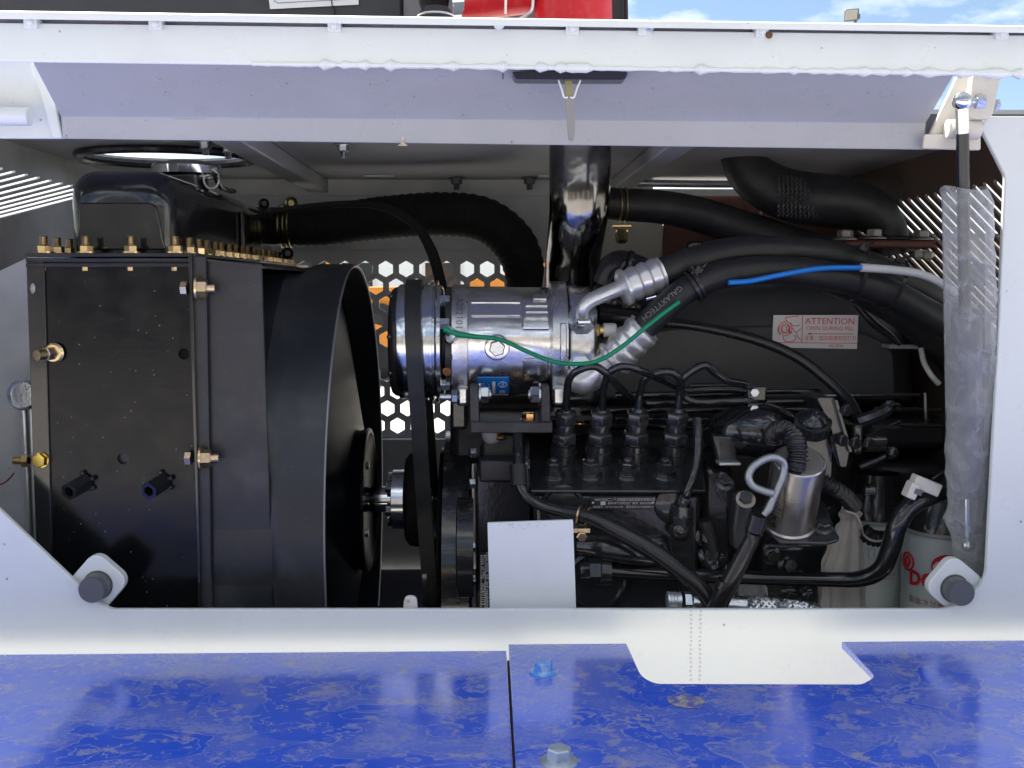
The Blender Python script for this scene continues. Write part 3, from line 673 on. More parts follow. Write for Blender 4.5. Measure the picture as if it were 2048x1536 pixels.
# shroud : box, cone and ring
pts = [(404, 518), (523, 527), (548, 1260), (423, 1260)]
prismp(pts, .9765, .004, SHRD, 'shroud_side', RAD, .001)
SZ = H-.250; SY = 1.245; SR = .274
p1 = P(523, 527, .9765); p2 = P(548, 1260, .9765); Xr = -.1505; Xi = -.200
vs = []; fs = []; N = 72
def sq(th, h=.262): # squarish profile of the shroud box
    c, s = math.cos(th), math.sin(th); k = h/max(abs(c), abs(s)); rr = min(k, h*1.12); return rr
prof = [(-.262, 1), (-.206, 1), (-.196, .18), (-.190, 0), (-.170, 0), (Xr, 0)]
for (x, q) in prof:
    for i in range(N):
        th = 2*math.pi*i/N; rr = SR*(1-q)+sq(th)*q; vs.append(Vector((x, SY+rr*math.cos(th), SZ+rr*math.sin(th))))
for (x, k) in ((Xr, .985), (-.26, .985)):
    for i in range(N):
        th = 2*math.pi*i/N; vs.append(Vector((x, SY+SR*k*math.cos(th), SZ+SR*k*math.sin(th))))
m_ = len(prof)+2
MB().add(vs, [(j*N+i, j*N+(i+1) % N, (j+1)*N+(i+1) % N, (j+1)*N+i) for j in range(m_-1) for i in range(N)]).build('fan_shroud', SHRD, RAD, ang=40)
# bright cut edge of the ring
MB().tube([Vector((Xr+.0004, SY+SR*.993*math.cos(2*math.pi*i/N), SZ+SR*.993*math.sin(2*math.pi*i/N))) for i in range(N+1)], .0013, 6, smooth=False).build('ring_edge', mat('bare_edge', (.30, .31, .33), .35, .5), RAD)
# sloped shroud top and gusset behind the flange
MB().prism([(P(383, 505, .968).x, .972, zt-.004), (-.200, .974, zt-.012), (-.200, 1.52, zt-.012), (P(383, 505, .968).x, 1.52, zt-.004)], (0, 0, -.002)).build('shroud_top', SHRD, RAD)
# bolts on the side
for (px, py, k) in ((397, 577, 0), (405, 917, 0)):
    b_ = MB(); p = P(px, py, .966)
    wsh = P(px-6, py, .962)
    b_.lathe(wsh, (1, .12, 0), [(0, .0115), (.0018, .0115)], 24); b_.hexp(wsh+Vector((.0018, 0, 0)), (1, .12, 0), .0085, .0085, .3); b_.cyl(wsh+Vector((.010, .001, 0)), wsh+Vector((.0165, .002, 0)), .0042, 14)
    b_.build('side_bolt', GOLD, RAD)
    MB().hexp(P(px-22, py, .966), (-1, 0, 0), .006, .0062, .2).build('side_bolt', GOLD, RAD)
p = P(108, 706, .972); b_ = MB(); ax_ = Vector((-.45, -.9, -.05))
b_.lathe(p, (0, -1, 0), [(0, .0092), (.0012, .0092), (.003, .0075)], 24); b_.hexp(p, ax_, .010, .0062); b_.cyl(p, p+ax_.normalized()*.019, .0048, 14); b_.build('side_bolt', GOLD, RAD)
p = P(83, 920, .9722); MB().lathe(p, (0, -1, 0), [(0, .0068), (.001, .0068)], 20).hexp(p, (-.2, -1, 0), .006, .0068, .4).build('side_bolt', mat('bright_gold_plating', (.85, .62, .15), .25, 1), RAD)
p = P(58, 921, .985); MB().hexp(p, (-1, 0, 0), .006, .0065).cyl(p, p+Vector((-.014, 0, 0)), .0036, 12).build('side_bolt', mat('dark_gold_plating', (.40, .28, .12), .35, 1), RAD)
for (px, py) in ((172, 963), (328, 962)):
    put('hex_standoff', bolt_mesh('spacer', .0082, BLKG), RAD, P(px, py, .9745), (-.30, -1, -.22), .4)
# rod with eye at the far left of the radiator
RE = thing('eye_rod', 'zinc rod with round eye standing left of the radiator', 'rod', P(52, 1080, 1.03))
c = P(52, 788, 1.03)
MB().lathe(c+Vector((0, .008, 0)), (0, -1, 0), [(0, S(29, 1.03)), (.002, S(31, 1.03)), (.016, S(31, 1.03)), (.018, S(27, 1.03)), (.014, S(25, 1.03))], 32).build('eye', ZINC, RE)
MB().cyl(P(48, 815, 1.03), P(62, 1120, 1.03), S(8, 1.03), 14).build('rod', ALUM, RE)
MB().prism(pp([(60, 820), (67, 820), (76, 1140), (70, 1140)], .990), (0, .003, 0)).build('strip', mat('pale_zinc_strip', (.55, .58, .55), .4, .6), RE)
W = MB().tube([P(-10, 972, 1.05), P(8, 966, 1.05), P(20, 956, 1.05), P(28, 946, 1.05)], .0008, 6).build('loose_wire', REDW, None, loc=P(10, 960, 1.05))
tag(W, 'short red wire hanging by the grey wall left of the radiator', 'wire')
# ---------------- fan
FAN = thing('cooling_fan', 'black fan disc on a short bright steel shaft inside the shroud', 'fan', (-.16, SY, SZ))
cF = Vector((0, SY, SZ))
MB().lathe(cF+Vector((-.20, 0, 0)), (1, 0, 0), [(0, .06), (.012, .075), (.035, .075), (.042, .05)], 40).build('fan_hub', ENG, FAN)
MB().lathe(cF+Vector((-.185, 0, 0)), (1, 0, 0), [(0, .262), (.004, .250), (.020, .17), (.034, .10), (.036, .085)], 64).build('fan_face', mat('fan_dark_paint', (.003, .004, .007), .35, bump=(60, .1), spec=.08), FAN)
MB().lathe(cF+Vector((-.150, 0, 0)), (1, 0, 0), [(0, .080), (.011, .084), (.013, .083), (.0135, .078), (.010, .074), (.002, .05), (.002, .02)], 56).build('fan_hub_disc', MATS['fan_dark_paint'], FAN)
MB().lathe(cF+Vector((-.160, 0, 0)), (1, 0, 0), [(0, .0150), (.052, .0150)], 28).build('fan_shaft', CHROM, FAN)
fl = MB().lathe(cF+Vector((-.110, 0, 0)), (1, 0, 0), [(-.001, .030), (0, .0345), (.026, .0345)], 40).build('shaft_flange', STEEL, FAN)
for i in range(6):
    th = i*math.pi/3+.35; MB().hexp(cF+Vector((-.110, .026*math.cos(th), .026*math.sin(th))), (-1, 0, 0), .007, .0058).build('flange_screw', ENG, FAN)
for th in (.9, 2.2, 3.5, 5.0):
    MB().hexp(cF+Vector((-.145, .045*math.cos(th), .045*math.sin(th))), (1, 0, 0), .004, .005).build('hub_screw', ZINC, FAN)
# ============================================================ corrugated coolant hose
HC = thing('coolant_hose', 'thick black corrugated coolant hose arching from radiator behind compressor', 'hose', P(560, 452, 1.5))
pts = [P(x, y, Y) for x, y, Y in ((540, 452, 1.50), (640, 451, 1.49), (760, 436, 1.48), (880, 428, 1.46), (970, 440, 1.45), (1030, 490, 1.44), (1052, 560, 1.43), (1055, 640, 1.42))]
MB().tube(pts, [S(34, 1.5), S(38, 1.49), S(40, 1.48), S(41, 1.46), S(42, 1.45), S(42, 1.44), S(38, 1.43), S(36, 1.42)], 22, 22, fn=lambda th, L: 1+.06*abs(math.sin(L*math.pi/.0115))).build('hose', RUBM, HC, ang=70)
for i, x in enumerate((563, 573, 581)):
    MB().tube([P(x, 452, 1.5)+Vector((0, .029*math.cos(2*math.pi*k/32), .029*math.sin(2*math.pi*k/32))) for k in range(33)], .0014, 6, smooth=False).build('clamp_wire', GOLDD, HC)
for (x, y, s_) in ((581, 407, 1), (527, 408, .8), (574, 507, .9)):
    b_ = MB(); p = P(x, y, 1.46); b_.lathe(p, (.3, -1, 0), [(0, .009*s_), (.006, .009*s_), (.008, .006*s_), (.005, .004*s_)], 16); b_.hexp(p, (.3, -1, 0), .009, .0052*s_); b_.build('clamp_screw', GOLDD if s_ == 1 else RUBG, HC)
TH = MB().tube([P(x, y, Y) for x, y, Y in ((545, 424, 1.40), (620, 414, 1.38), (700, 408, 1.36), (770, 415, 1.33), (830, 450, 1.3), (862, 500, 1.28), (880, 560, 1.26), (890, 620, 1.25))], [S(7, 1.4), S(7, 1.38), S(7, 1.36), S(8, 1.33), S(9, 1.3), S(11, 1.28), S(11, 1.26), S(11, 1.25)], 14, 10).build('overflow_hose', RUBM, None, loc=P(700, 408, 1.36))
tag(TH, 'thin black hose curving down in front of the hexagon grille', 'hose')
# ============================================================ compressor
CY = 1.16; cC = P(1000, 683, CY); k = CY/FPX
CMP = thing('air_conditioning_compressor', 'shiny aluminium air conditioning compressor with blue sticker and steel pulley', 'compressor', cC+Vector((0, 0, -.07)))
def cx_(px): return P(px, 683, CY).x
def cl(prof, name, m, parent=CMP, n=56, fn=None, ang=35):
    x0 = cx_(prof[0][0]); return MB().lathe(Vector((x0, cC.y, cC.z)), (1, 0, 0), [(cx_(px)-x0, r*k) for px, r in prof], n, fn=fn).build(name, m, parent, ang=ang)
PL = cl([(792, 60), (784, 96), (786, 103), (792, 108), (802, 110), (806, 110)], 'clutch_plate', RUBG)
cl([(800, 112), (803, 114), (820, 114), (821, 108), (850, 108), (851, 116), (857, 117), (858, 113), (863, 113), (864, 117), (869, 117), (870, 110), (876, 110), (877, 113), (884, 112), (888, 106)], 'pulley', STEEL)
cl([(874, 121), (876, 123), (878, 121)], 'pulley_flange', STEEL)
cl([(888, 80), (900, 80)], 'front_neck', ENGM)
cl([(893, 104), (895, 108), (908, 108)], 'front_ring', ENGM, fn=lambda th, t: 1+.025*math.sin(th*6))
cl([(905, 108), (907, 112), (936, 113), (938, 110)], 'front_flange', ALU, fn=lambda th, t: 1+.018*math.sin(th*5+1))
BODY = cl([(936, 106), (940, 108), (1000, 108), (1094, 106), (1100, 104)], 'body', ALUP, fn=lambda th, t: 1+.010*math.sin(th*9)+.006*math.sin(th*4+1))
cl([(1097, 112), (1099, 119), (1128, 119), (1130, 112)], 'rear_flange', ALU, fn=lambda th, t: 1+.010*math.sin(th*5))
cl([(1129, 108), (1134, 108)], 'gasket', RUBM)
cl([(1133, 110), (1136, 112), (1165, 111), (1178, 106), (1186, 92), (1187, 60)], 'rear_head', ALU, fn=lambda th, t: 1+.012*math.sin(th*4+.6))
def onc(px, ang, r):   # point on the drum: ang measured from straight at us, upwards
    a = R(ang); return Vector((cx_(px), cC.y-math.cos(a)*r*k, cC.z+math.sin(a)*r*k)), Vector((0, -math.cos(a), math.sin(a)))
def pad(px0, px1, a0, a1, r0, r1, name, m, bev=.0012, parent=BODY):
    vs = []; nn = 8
    for rr in (r0, r1):
        for i in range(nn+1):
            a = a0+(a1-a0)*i/nn
            for px in (px0, px1):
                d = 0
                vs.append(onc(px, a, rr)[0])
    o = (nn+1)*2; fs = []
    for i in range(nn):
        fs += [(2*i, 2*i+1, 2*i+3, 2*i+2), (o+2*i, o+2*i+2, o+2*i+3, o+2*i+1), (2*i, 2*i+2, o+2*i+2, o+2*i), (2*i+1, o+2*i+1, o+2*i+3, 2*i+3)]
    fs += [(0, o, o+1, 1), (2*nn, 2*nn+1, o+2*nn+1, o+2*nn)]
    return MB().add(vs, fs).build(name, m, parent, bevel=bev, ang=50)
pad(1040, 1094, 14, 44, 104, 113, 'cast_block', ALUP, .003)
for a in (18, 25, 32, 39): pad(1048, 1090, a, a+4, 112, 116, 'cast_rib', ALUP, .0012)
for a in (46, 30, 14): pad(944, 1038, a, a+1.6, 107, 110.5, 'cast_rib', ALUP, .0008)
pad(1042, 1092, -42, -14, 104, 111, 'lower_block', ALUP, .003)
pad(1046, 1088, -18, -15, 110, 114, 'cast_rib', ALUP, .001)
pad(1063, 1090, 50, 60, 106, 112, 'cast_block', ALUP, .002)
pad(1112, 1125, -20, 20, 117, 123, 'flange_lug', ALU, .0015, CMP)
p, n_ = onc(993, -3, 107)
MB().lathe(p-n_*.004, n_, [(0, S(27, CY)), (.004, S(25, CY)), (.008, S(22, CY)), (.0085, S(17, CY))], 32).build('boss', ALUP, BODY)
MB().hexp(p+n_*.003, n_, .008, S(16, CY), .3).build('oil_plug', ZINC, BODY)
# blue sticker wrapped on the drum
def wrapc(px0, ang0, rr):
    def f(x, y):
        a = R(ang0)+y/(rr*k); return Vector((cx_(px0)+x, cC.y-math.cos(a)*rr*k, cC.z+math.sin(a)*rr*k))
    return f
pad(955, 1016, -72, -36.5, 107, 109.6, 'sticker', STICKB, 0)
pad(956, 1015, -71.6, -69, 109.6, 109.9, 'sticker_edge', WHITEPR, 0)
pad(984, 990, -66, -42, 109.6, 110, 'sticker_bar', WHITEPR, 0)
pad(999, 1008, -70, -58, 109.6, 110, 'sticker_bar', WHITEPR, 0)
for q in range(5): pad(1000+q*1.6, 1000.8+q*1.6, -69.5, -58.5, 110.05, 110.15, 'barcode_bar', RUBM, 0)
def wrapv(px0, ang0, rr):  # lettering turned a quarter turn, reading down the drum
    def f(x, y):
        a = R(ang0)-x/(rr*k); return Vector((cx_(px0)+y, cC.y-math.cos(a)*rr*k, cC.z+math.sin(a)*rr*k))
    return f
text('SD7H15', 0, (1, 0, 0), (0, 0, 1), .0052, WHITEPR, 'lettering', BODY, warp=wrapv(965, -52, 110.4))
text('sanden', 0, (1, 0, 0), (0, 0, 1), .0034, WHITEPR, 'lettering', BODY, warp=wrapv(978, -50, 110.4))
text('Pb', 0, (1, 0, 0), (0, 0, 1), .0042, WHITEPR, 'lettering', BODY, warp=wrapv(1004, -46, 110.4))
MB().tube([wrapv(1004, -46, 110.6)(.0042*math.cos(t*.3), .0042*math.sin(t*.3)) for t in range(22)], .0003, 5, smooth=False).build('sticker_ring', WHITEPR, BODY)
text('A202101', 0, (1, 0, 0), (0, 0, 1), .0105, mat('cast_letter_grey', (.32, .32, .34), .4, .9), 'lettering', BODY, warp=wrapv(921, 32, 115.2))  # even grey metallic tone for the cast lettering
text('SLD1', 0, (1, 0, 0), (0, 0, 1), .0105, MATS['cast_letter_grey'], 'lettering', BODY, warp=wrapv(921, -47, 115.2))
text('2000', 0, (1, 0, 0), (0, 0, 1), .008, MATS['cast_letter_grey'], 'lettering', BODY, warp=wrapv(1113, -45, 120.6))
text('E', 0, (1, 0, 0), (0, 0, 1), .0065, WHITEPR, 'lettering', BODY, warp=wrapv(1068, -42, 111.6))
# front screws, clip
for (a, s_) in ((52, 1), (22, 1), (-50, 1)):
    p, n_ = onc(884, a, 105); MB().hexp(p, (1, 0, 0), .010, .0062).build('ring_screw', ZINC, CMP)
p, n_ = onc(899, 2, 110)
MB().tube([P(893, 657, 1.08), P(904, 662, 1.078), P(908, 668, 1.078), P(903, 676, 1.078), P(898, 680, 1.08)], .0034, 8).build('wire_clip', mat('clear_clip', (.6, .68, .66), .2, .3), CMP)
MB().lathe(P(899, 678, 1.085), (0, -1, 0), [(0, .0055), (.004, .0055), (.006, .003)], 16).build('clip_screw', ZINC, CMP)
p, n_ = onc(897, -29, 108); MB().lathe(p, n_, [(0, .005), (.002, .004)], 12).build('copper_tab', mat('copper', (.4, .18, .09), .5, .7), CMP)
# clutch plate screws on left rim
for a in (60, 8, -32): p, n_ = onc(788, a, 105); MB().sphere(p, .0028, 10, 6).build('clutch_rivet', ENG, CMP)
# mounting ears
for (x0, x1) in ((914, 940), (1100, 1130)):
    MB().box(P((x0+x1)/2, 788, 1.125), (S(x1-x0, 1.125), .05, S(40, 1.12))).build('mounting_ear', ALU, CMP, bevel=.004)
BK = MB()
prismb = lambda pts, Y, th, name, m, par, bev=.001: MB().prism(pp(pts, Y), (0, th, 0)).build(name, m, par, bevel=bev)
BRK = thing('compressor_bracket', 'dark grey steel bracket shelf holding up the compressor', 'bracket', P(1020, 865, 1.12))
BM = mat('bracket_grey_paint', (.028, .028, .033), .5, bump=(200, .2), dirt=((.09, .09, .10), 40, .5, .7, .5))
prismb([(941, 845), (1105, 845), (1105, 866), (941, 866)], 1.075, .004, 'shelf_edge', BM, BRK)
a_, b2_ = P(941, 847, 1.076), P(1200, 847, 1.076)
xm_ = P(1105, 847, 1.076).x
MB().box(((a_.x+xm_)/2, 1.145, a_.z-.002), (xm_-a_.x, .135, .006)).build('shelf', BM, BRK, bevel=.001)
MB().box(((xm_+b2_.x)/2, 1.175, a_.z-.0025), (b2_.x-xm_-.0004, .075, .0055)).build('shelf', BM, BRK, bevel=.001)
prismb([(939, 772), (956, 772), (959, 848), (940, 848)], 1.082, .06, 'upright', BM, BRK)
prismb([(1083, 772), (1099, 772), (1101, 848), (1082, 848)], 1.082, .06, 'upright', BM, BRK)
for (px, ax_, m) in ((958, (1, 0, 0), ZINC), (1081, (-1, 0, 0), ZINC)):
    put('bracket_bolt', bolt_mesh('nut', S(19, 1.1)*.95, m), BRK, P(px, 789, 1.098), ax_, .1)
put('bracket_bolt', bolt_mesh('head', S(14, 1.1), ZINC), BRK, P(914, 793, 1.095), (-1, 0, 0), .3)
MB().cyl(P(880, 794, 1.10), P(905, 794, 1.10), S(7, 1.1), 14).build('bolt_end', ZINC, BRK)
for (px, py) in ((1057, 842), (1159, 846)): put('bracket_bolt', bolt_mesh('flange', .0072, mat('copper_gold_plating', (.78, .45, .20), .25, 1)), BRK, P(px, py, 1.10 if px < 1100 else 1.15), (0, 0, 1), .2)
put('bracket_bolt', bolt_mesh('head', .006, MATS['copper_gold_plating']), BRK, P(1003, 870, 1.10), (0, -.4, -1), .2)
MB().sphere(P(984, 868, 1.11), .011, 16, 8).build('bolt_cap', mat('grey_cap', (.35, .36, .37), .5), BRK)
# rear ports
def fitting(p, ax_, parts, name, m, parent=CMP, n=28):
    return MB().lathe(p, ax_, parts, n).build(name, m, parent)
pf = P(1163, 634, 1.098)
fitting(pf, (.05, -.85, .5), [(-.012, .0135), (0, .0135), (.003, .0125), (.003, .007)], 'port_collar', ZINC)
MB().hexp(P(1164, 642, 1.10), (.05, -.6, -.75), .010, .013).build('port_nut', ZINC, CMP)
MB().hexp(P(1178, 630, 1.105), (1, 0, 0), .008, .0062).build('port_screw', ZINC, CMP)
for (py, cap) in ((660, 1), (707, 0)):
    p = P(1180, py, 1.115)
    MB().cyl(p, p+Vector((.018, 0, 0)), .0055, 16).build('valve_stem', BRASS, CMP); MB().hexp(p+Vector((.004, 0, 0)), (1, 0, 0), .006, .0072).build('valve_hex', BRASS, CMP)
    if cap: MB().lathe(p+Vector((.014, 0, 0)), (1, 0, 0), [(0, .0072), (.012, .0072), (.0135, .006)], 20).build('valve_cap', PLASW, CMP)
MB().lathe(P(1160, 726, 1.105), (0, -1, .25), [(-.01, .013), (0, .0125), (.002, .011)], 24).hexp(P(1160, 726, 1.105), (0, -1, .25), .006, .0105, .2).build('port_plug', ALU, CMP)
# ============================================================ belt, pulleys
BX = cx_(835)
def belt_loop(c1, r1, c2, r2, n=28):
    d = (c2-c1); L_ = d.length; u = d/L_; ang = math.acos((r1-r2)/L_); base = math.atan2(u.y, u.x); o = []
    for i in range(n+1):
        a = base+ang+(2*math.pi-2*ang)*i/n; o.append((c1.x+r1*math.cos(a), c1.y+r1*math.sin(a)))
    for i in range(n+1):
        a = base-ang+2*ang*i/n; o.append((c2.x+r2*math.cos(a), c2.y+r2*math.sin(a)))
    return o
lo = P(850, 1105, 1.24); c1 = Vector((cC.y, cC.z)); c2 = Vector((1.24, lo.z+.0))
O = belt_loop(c1, 124*k, c2, .080); I = belt_loop(c1, 111*k, c2, .073)
wd = S(30, CY); n = len(O); xl_ = [BX]*n
vs = []
for x in (-wd/2, wd/2):
    for lp in (O, I):
        for i, (y, z) in enumerate(lp):
            sh = (z-c1.y)/(c2.y-c1.y)*.010; vs.append(Vector((BX+x+sh, y, z)))
fs = []
for i in range(n):
    j = (i+1) % n; fs += [(i, j, n+j, n+i), (2*n+i, 3*n+i, 3*n+j, 2*n+j), (i, 2*n+i, 2*n+j, j), (n+i, n+j, 3*n+j, 3*n+i)]
B = MB().add(vs, fs).build('drive_belt', mat('belt_rubber', (.020, .022, .022), .40, bump=(220, .2), dirt=((.045, .048, .045), 30, .45, .7, .6)), None, ang=50, loc=(BX, 1.2, cC.z-.2))
tag(B, 'black v-belt running from the steel compressor pulley down to the crank pulley', 'belt')
# ============================================================ engine block
ENGI = thing('diesel_engine', 'black diesel engine with four delivery valves and bent injection pipes', 'engine', P(1250, 1250, 1.2))
# crank pulleys and damper (discs on the crank axis)
ca = Vector((0, 1.24, P(850, 1105, 1.24).z))
def ex(px, Y=1.24): return P(px, 1000, Y).x
def disc(px0, prof, m, name, par=ENGI, c=ca, n=64):
    x0 = ex(px0); return MB().lathe(Vector((x0, c.y, c.z)), (1, 0, 0), [(ex(p)-x0, r) for p, r in prof], n).build(name, m, par)
fh = Vector((0, SY, SZ))
disc(808, [(808, .03), (812, .048), (820, .054), (845, .056), (862, .052)], RUBM, 'fan_clutch', c=fh)
disc(850, [(850, .06), (852, .082), (860, .082), (866, .066), (872, .066), (878, .084), (886, .084)], ENG, 'crank_pulley')
disc(878, [(878, .09), (882, .120), (886, .124), (889, .120)], ENG, 'pulley_lip')
disc(890, [(889, .10), (891, .160), (941, .160), (944, .156), (946, .10)], ENG, 'damper', c=ca+Vector((0, .03, -.022)))
disc(920, [(920, .05), (922, .052), (950, .052)], ENG, 'front_boss', c=Vector((0, 1.11, P(0, 1100, 1.11).z)))
for (x, y) in ((948, 966), (948, 1093), (950, 1160), (950, 905)):
    MB().hexp(P(x, y, 1.10), (-1, -.3, 0), .006, .0055).build('cover_screw', ZINC, ENGI)
def blk(x0, y0, x1, y1, Y, th, name, m=ENG, bev=.003, par=ENGI):
    return MB().prism(pp([(x0, y0), (x1, y0), (x1, y1), (x0, y1)], Y), (0, th, 0)).build(name, m, par, bevel=bev)
blk(952, 950, 1062, 1290, 1.10, .22, 'timing_cover', ENG)
blk(958, 920, 1030, 965, 1.09, .2, 'cover_top', SHRD)
blk(900, 792, 1110, 930, 1.20, .15, 'pump_housing', ENGM, .01)
blk(900, 800, 935, 860, 1.15, .05, 'tensioner_bracket', ENG, .004)
blk(965, 868, 1030, 925, 1.12, .03, 'front_bracket', ENGM)
blk(958, 1108, 1010, 1250, 1.085, .01, 'data_plate', mat('plate_black', (.015, .015, .017), .4), .0005)
tx = lambda s, x, y, Y, size, m, par, rot=0, al='CENTER', sx=1.0: text(s, P(x, y, Y), (math.cos(R(rot)), 0, math.sin(R(rot))), (-math.sin(R(rot)), 0, math.cos(R(rot))), size, m, 'lettering', par, al, sx=sx)
tx('Date of Mfg.  2024/11/13', 966, 1160, 1.084, .0052, WHITEPR, ENGI, -90)
tx('Valve mech. adj. and regulations', 974.5, 1160, 1.084, .0046, WHITEPR, ENGI, -90)
blk(961.5, 1110, 962.5, 1250, 1.084, .001, 'plate_rule', WHITEPR, 0); blk(969.8, 1110, 970.8, 1250, 1.084, .001, 'plate_rule', WHITEPR, 0)
# main block behind everything
blk(1050, 900, 1760, 1320, 1.28, .25, 'crankcase', ENGM, .01)
blk(1100, 800, 1700, 905, 1.30, .25, 'cylinder_head', ENGM, .008)
# injection pump
tp = [P(1060, 981, 1.05), P(1412, 981, 1.05), P(1400, 868, 1.18), P(1050, 868, 1.18)]
nrm = (tp[1]-tp[0]).cross(tp[3]-tp[0]).normalized(); nrm = nrm if nrm.z > 0 else -nrm
PUMP = MB().prism(tp, -nrm*.004).build('injection_pump', ENG, ENGI, bevel=.0015)
MB().prism(pp([(1066, 984), (1404, 984), (1392, 1240), (1080, 1240)], 1.058), (0, .11, 0)).build('pump_body', ENG, PUMP, bevel=.006)
MB().prism(pp([(1186, 1080), (1340, 1072), (1380, 1240), (1200, 1240)], 1.05), (0, .02, 0)).build('pump_rib', ENG, PUMP, bevel=.008)
MB().lathe(P(1125, 1012, 1.060), (0, -1, 0), [(0, .023), (.003, .022), (.003, .019), (.005, .017)], 28).build('pump_boss', ENG, PUMP)
MB().lathe(P(1345, 1010, 1.060), (0, -1, 0), [(0, .02), (.004, .018), (.006, .012)], 28).build('pump_boss', ENG, PUMP)
NP = MB().prism(pp(rounded([(1180, 993), (1312, 993), (1308, 1019), (1180, 1019)], 3), 1.0545), (0, .001, 0)).build('name_plate', mat('plate_black', (.015, .015, .017), .4), PUMP, bevel=.0003)
tx('无锡威孚高科技股份有限公司', 1272, 999.5, 1.054, .0036, SILVPR, PUMP, 0, sx=.82)
tx('40037359', 1201, 999.5, 1.054, .0030, SILVPR, PUMP); tx('®', 1230, 998, 1.054, .003, SILVPR, PUMP)
MB().tube([P(x, y, 1.0538) for x, y in ((1210, 999.5), (1219, 996.5), (1228, 999.5), (1219, 1002.5), (1210, 999.5))], .0002, 4, smooth=False).build('plate_logo', SILVPR, PUMP)
tx('BHF4PT12005', 1234, 1006.5, 1.054, .0031, SILVPR, PUMP); tx('出厂编号  603033S8', 1278, 1006.5, 1.054, .0030, SILVPR, PUMP)
tx('主机型号…4PT19-120-1100    服务电话 0510-82700016', 1246, 1014, 1.054, .0026, SILVPR, PUMP)
for x in (1186, 1306): MB().sphere(P(x, 1005.5, 1.0545), .0013, 8, 6).build('plate_rivet', SILVPR, PUMP)
MB().box(P(1206, 1006.5, 1.0545), (.0048, .0006, .0036)).build('plate_patch', SILVPR, PUMP)
# four delivery valves and studs
VT = ((1132, 818), (1204, 818), (1277, 818), (1356, 818)); VB = ((1124, 928), (1196, 928), (1268, 928), (1344, 928)); vt_pts = []
for i in range(4):
    b0 = P(*VB[i], 1.112); t0 = P(*VT[i], 1.100); u = (t0-b0); L_ = u.length; u.normalize(); q = lambda f: b0+u*L_*f
    V = MB().lathe(b0, u, [(-.006, .0170), (L_*.04, .0165), (L_*.06, .0142), (L_*.20, .0140), (L_*.21, .0148), (L_*.25, .0148), (L_*.26, .0128), (L_*.36, .0128), (L_*.37, .0098), (L_*.52, .0100)], 28).build('delivery_valve', ENG, PUMP)
    OFF[V] = OFF[PUMP]
    b_ = MB(); b_.hexp(q(.40), u, L_*.20, .0140, .5).hexp(q(.74), u, L_*.22, .0124, .5).lathe(q(.58), u, [(0, .0098), (L_*.17, .0108), (L_*.36, .0080), (L_*.40, .006), (L_*.44, .0052)], 20)
    b_.build('valve_nut', ENG, PUMP, bevel=.0007)
    vt_pts.append(q(1.02))
    s0 = P(1106+74*i, 955, 1.083)
    b_ = MB(); b_.lathe(s0, nrm, [(-.008, .0150), (.002, .0138), (.003, .0125), (.005, .0125), (.0055, .0105), (.008, .0105)], 24); b_.build('stud_boss', ENG, PUMP, bevel=.0004)
    put('stud_nut', bolt_mesh('nut', .0088, ENG), PUMP, s0+nrm*.008, nrm, .4*i)
    put('stud_thread', bolt_mesh('thr', .0074, ENG) if False else bolt_mesh('head', .0042, mat('worn_thread', (.22, .22, .23), .35, .9)), PUMP, s0+nrm*.0180, nrm, .4*i)
    # clamp plate between valve and stud
    MB().prism([P(x, y, Y) for x, y, Y in ((1096+74*i, 948, 1.098), (1138+74*i, 948, 1.098), (1150+74*i, 925, 1.118), (1108+74*i, 925, 1.118))], -nrm*.006).build('clamp_plate', ENG, PUMP, bevel=.002)
# injection pipes
lines = (
 [(1133, 790, 1.085), (1140, 755, 1.068), (1162, 738, 1.060), (1190, 733, 1.060), (1214, 748, 1.064), (1240, 775, 1.08), (1268, 800, 1.12), (1300, 812, 1.15)],
 [(1206, 785, 1.085), (1214, 752, 1.068), (1232, 736, 1.062), (1258, 733, 1.062), (1290, 745, 1.07), (1330, 762, 1.10), (1372, 780, 1.11), (1430, 778, 1.12), (1480, 780, 1.12), (1520, 792, 1.12)],
 [(1280, 785, 1.095), (1290, 758, 1.085), (1318, 745, 1.08), (1345, 745, 1.08), (1361, 762, 1.085), (1365, 788, 1.10), (1392, 803, 1.10), (1450, 802, 1.10), (1512, 800, 1.105)],
 [(1359, 785, 1.095), (1366, 758, 1.085), (1392, 737, 1.08), (1412, 731, 1.08), (1430, 746, 1.085), (1456, 762, 1.09), (1488, 768, 1.10), (1516, 785, 1.11), (1528, 800, 1.12)])
for i, l in enumerate(lines):
    MB().tube([vt_pts[i]-Vector((0, 0, .004))]+[P(*q) for q in l], .0040, 12, 8).build('injection_pipe', BLKG, ENGI)
for (ya, yb, x0, x1, r_, Y) in ((772, 771, 1378, 1500, .003, 1.14), (790, 788, 1230, 1500, .0036, 1.15), (806, 804, 1260, 1640, .0036, 1.14), (820, 820, 1160, 1640, .0036, 1.16), (783, 782, 1520, 1640, .003, 1.16), (838, 840, 1230, 1600, .0052, 1.17), (852, 855, 1200, 1580, .0042, 1.19)):
    MB().cyl(P(x0, ya, Y), P(x1, yb, Y), r_, 12).build('rail_pipe', BLKG, ENGI)
for (x, y) in ((1508, 785), (1508, 818)):
    MB().box(P(x, y, 1.115), (.020, .028, .016)).build('pipe_clamp', ENG, ENGI, bevel=.002)
    MB().hexp(P(x, y, 1.099), (0, -1, 0), .004, .005).build('clamp_screw', ZINC, ENGI)
MB().tube([P(*q) for q in ((1394, 838, 1.06), (1396, 875, 1.05), (1395, 915, 1.045), (1386, 955, 1.04), (1374, 985, 1.04), (1368, 1012, 1.045))], .0048, 12, 8).build('return_pipe', BLKG, ENGI)
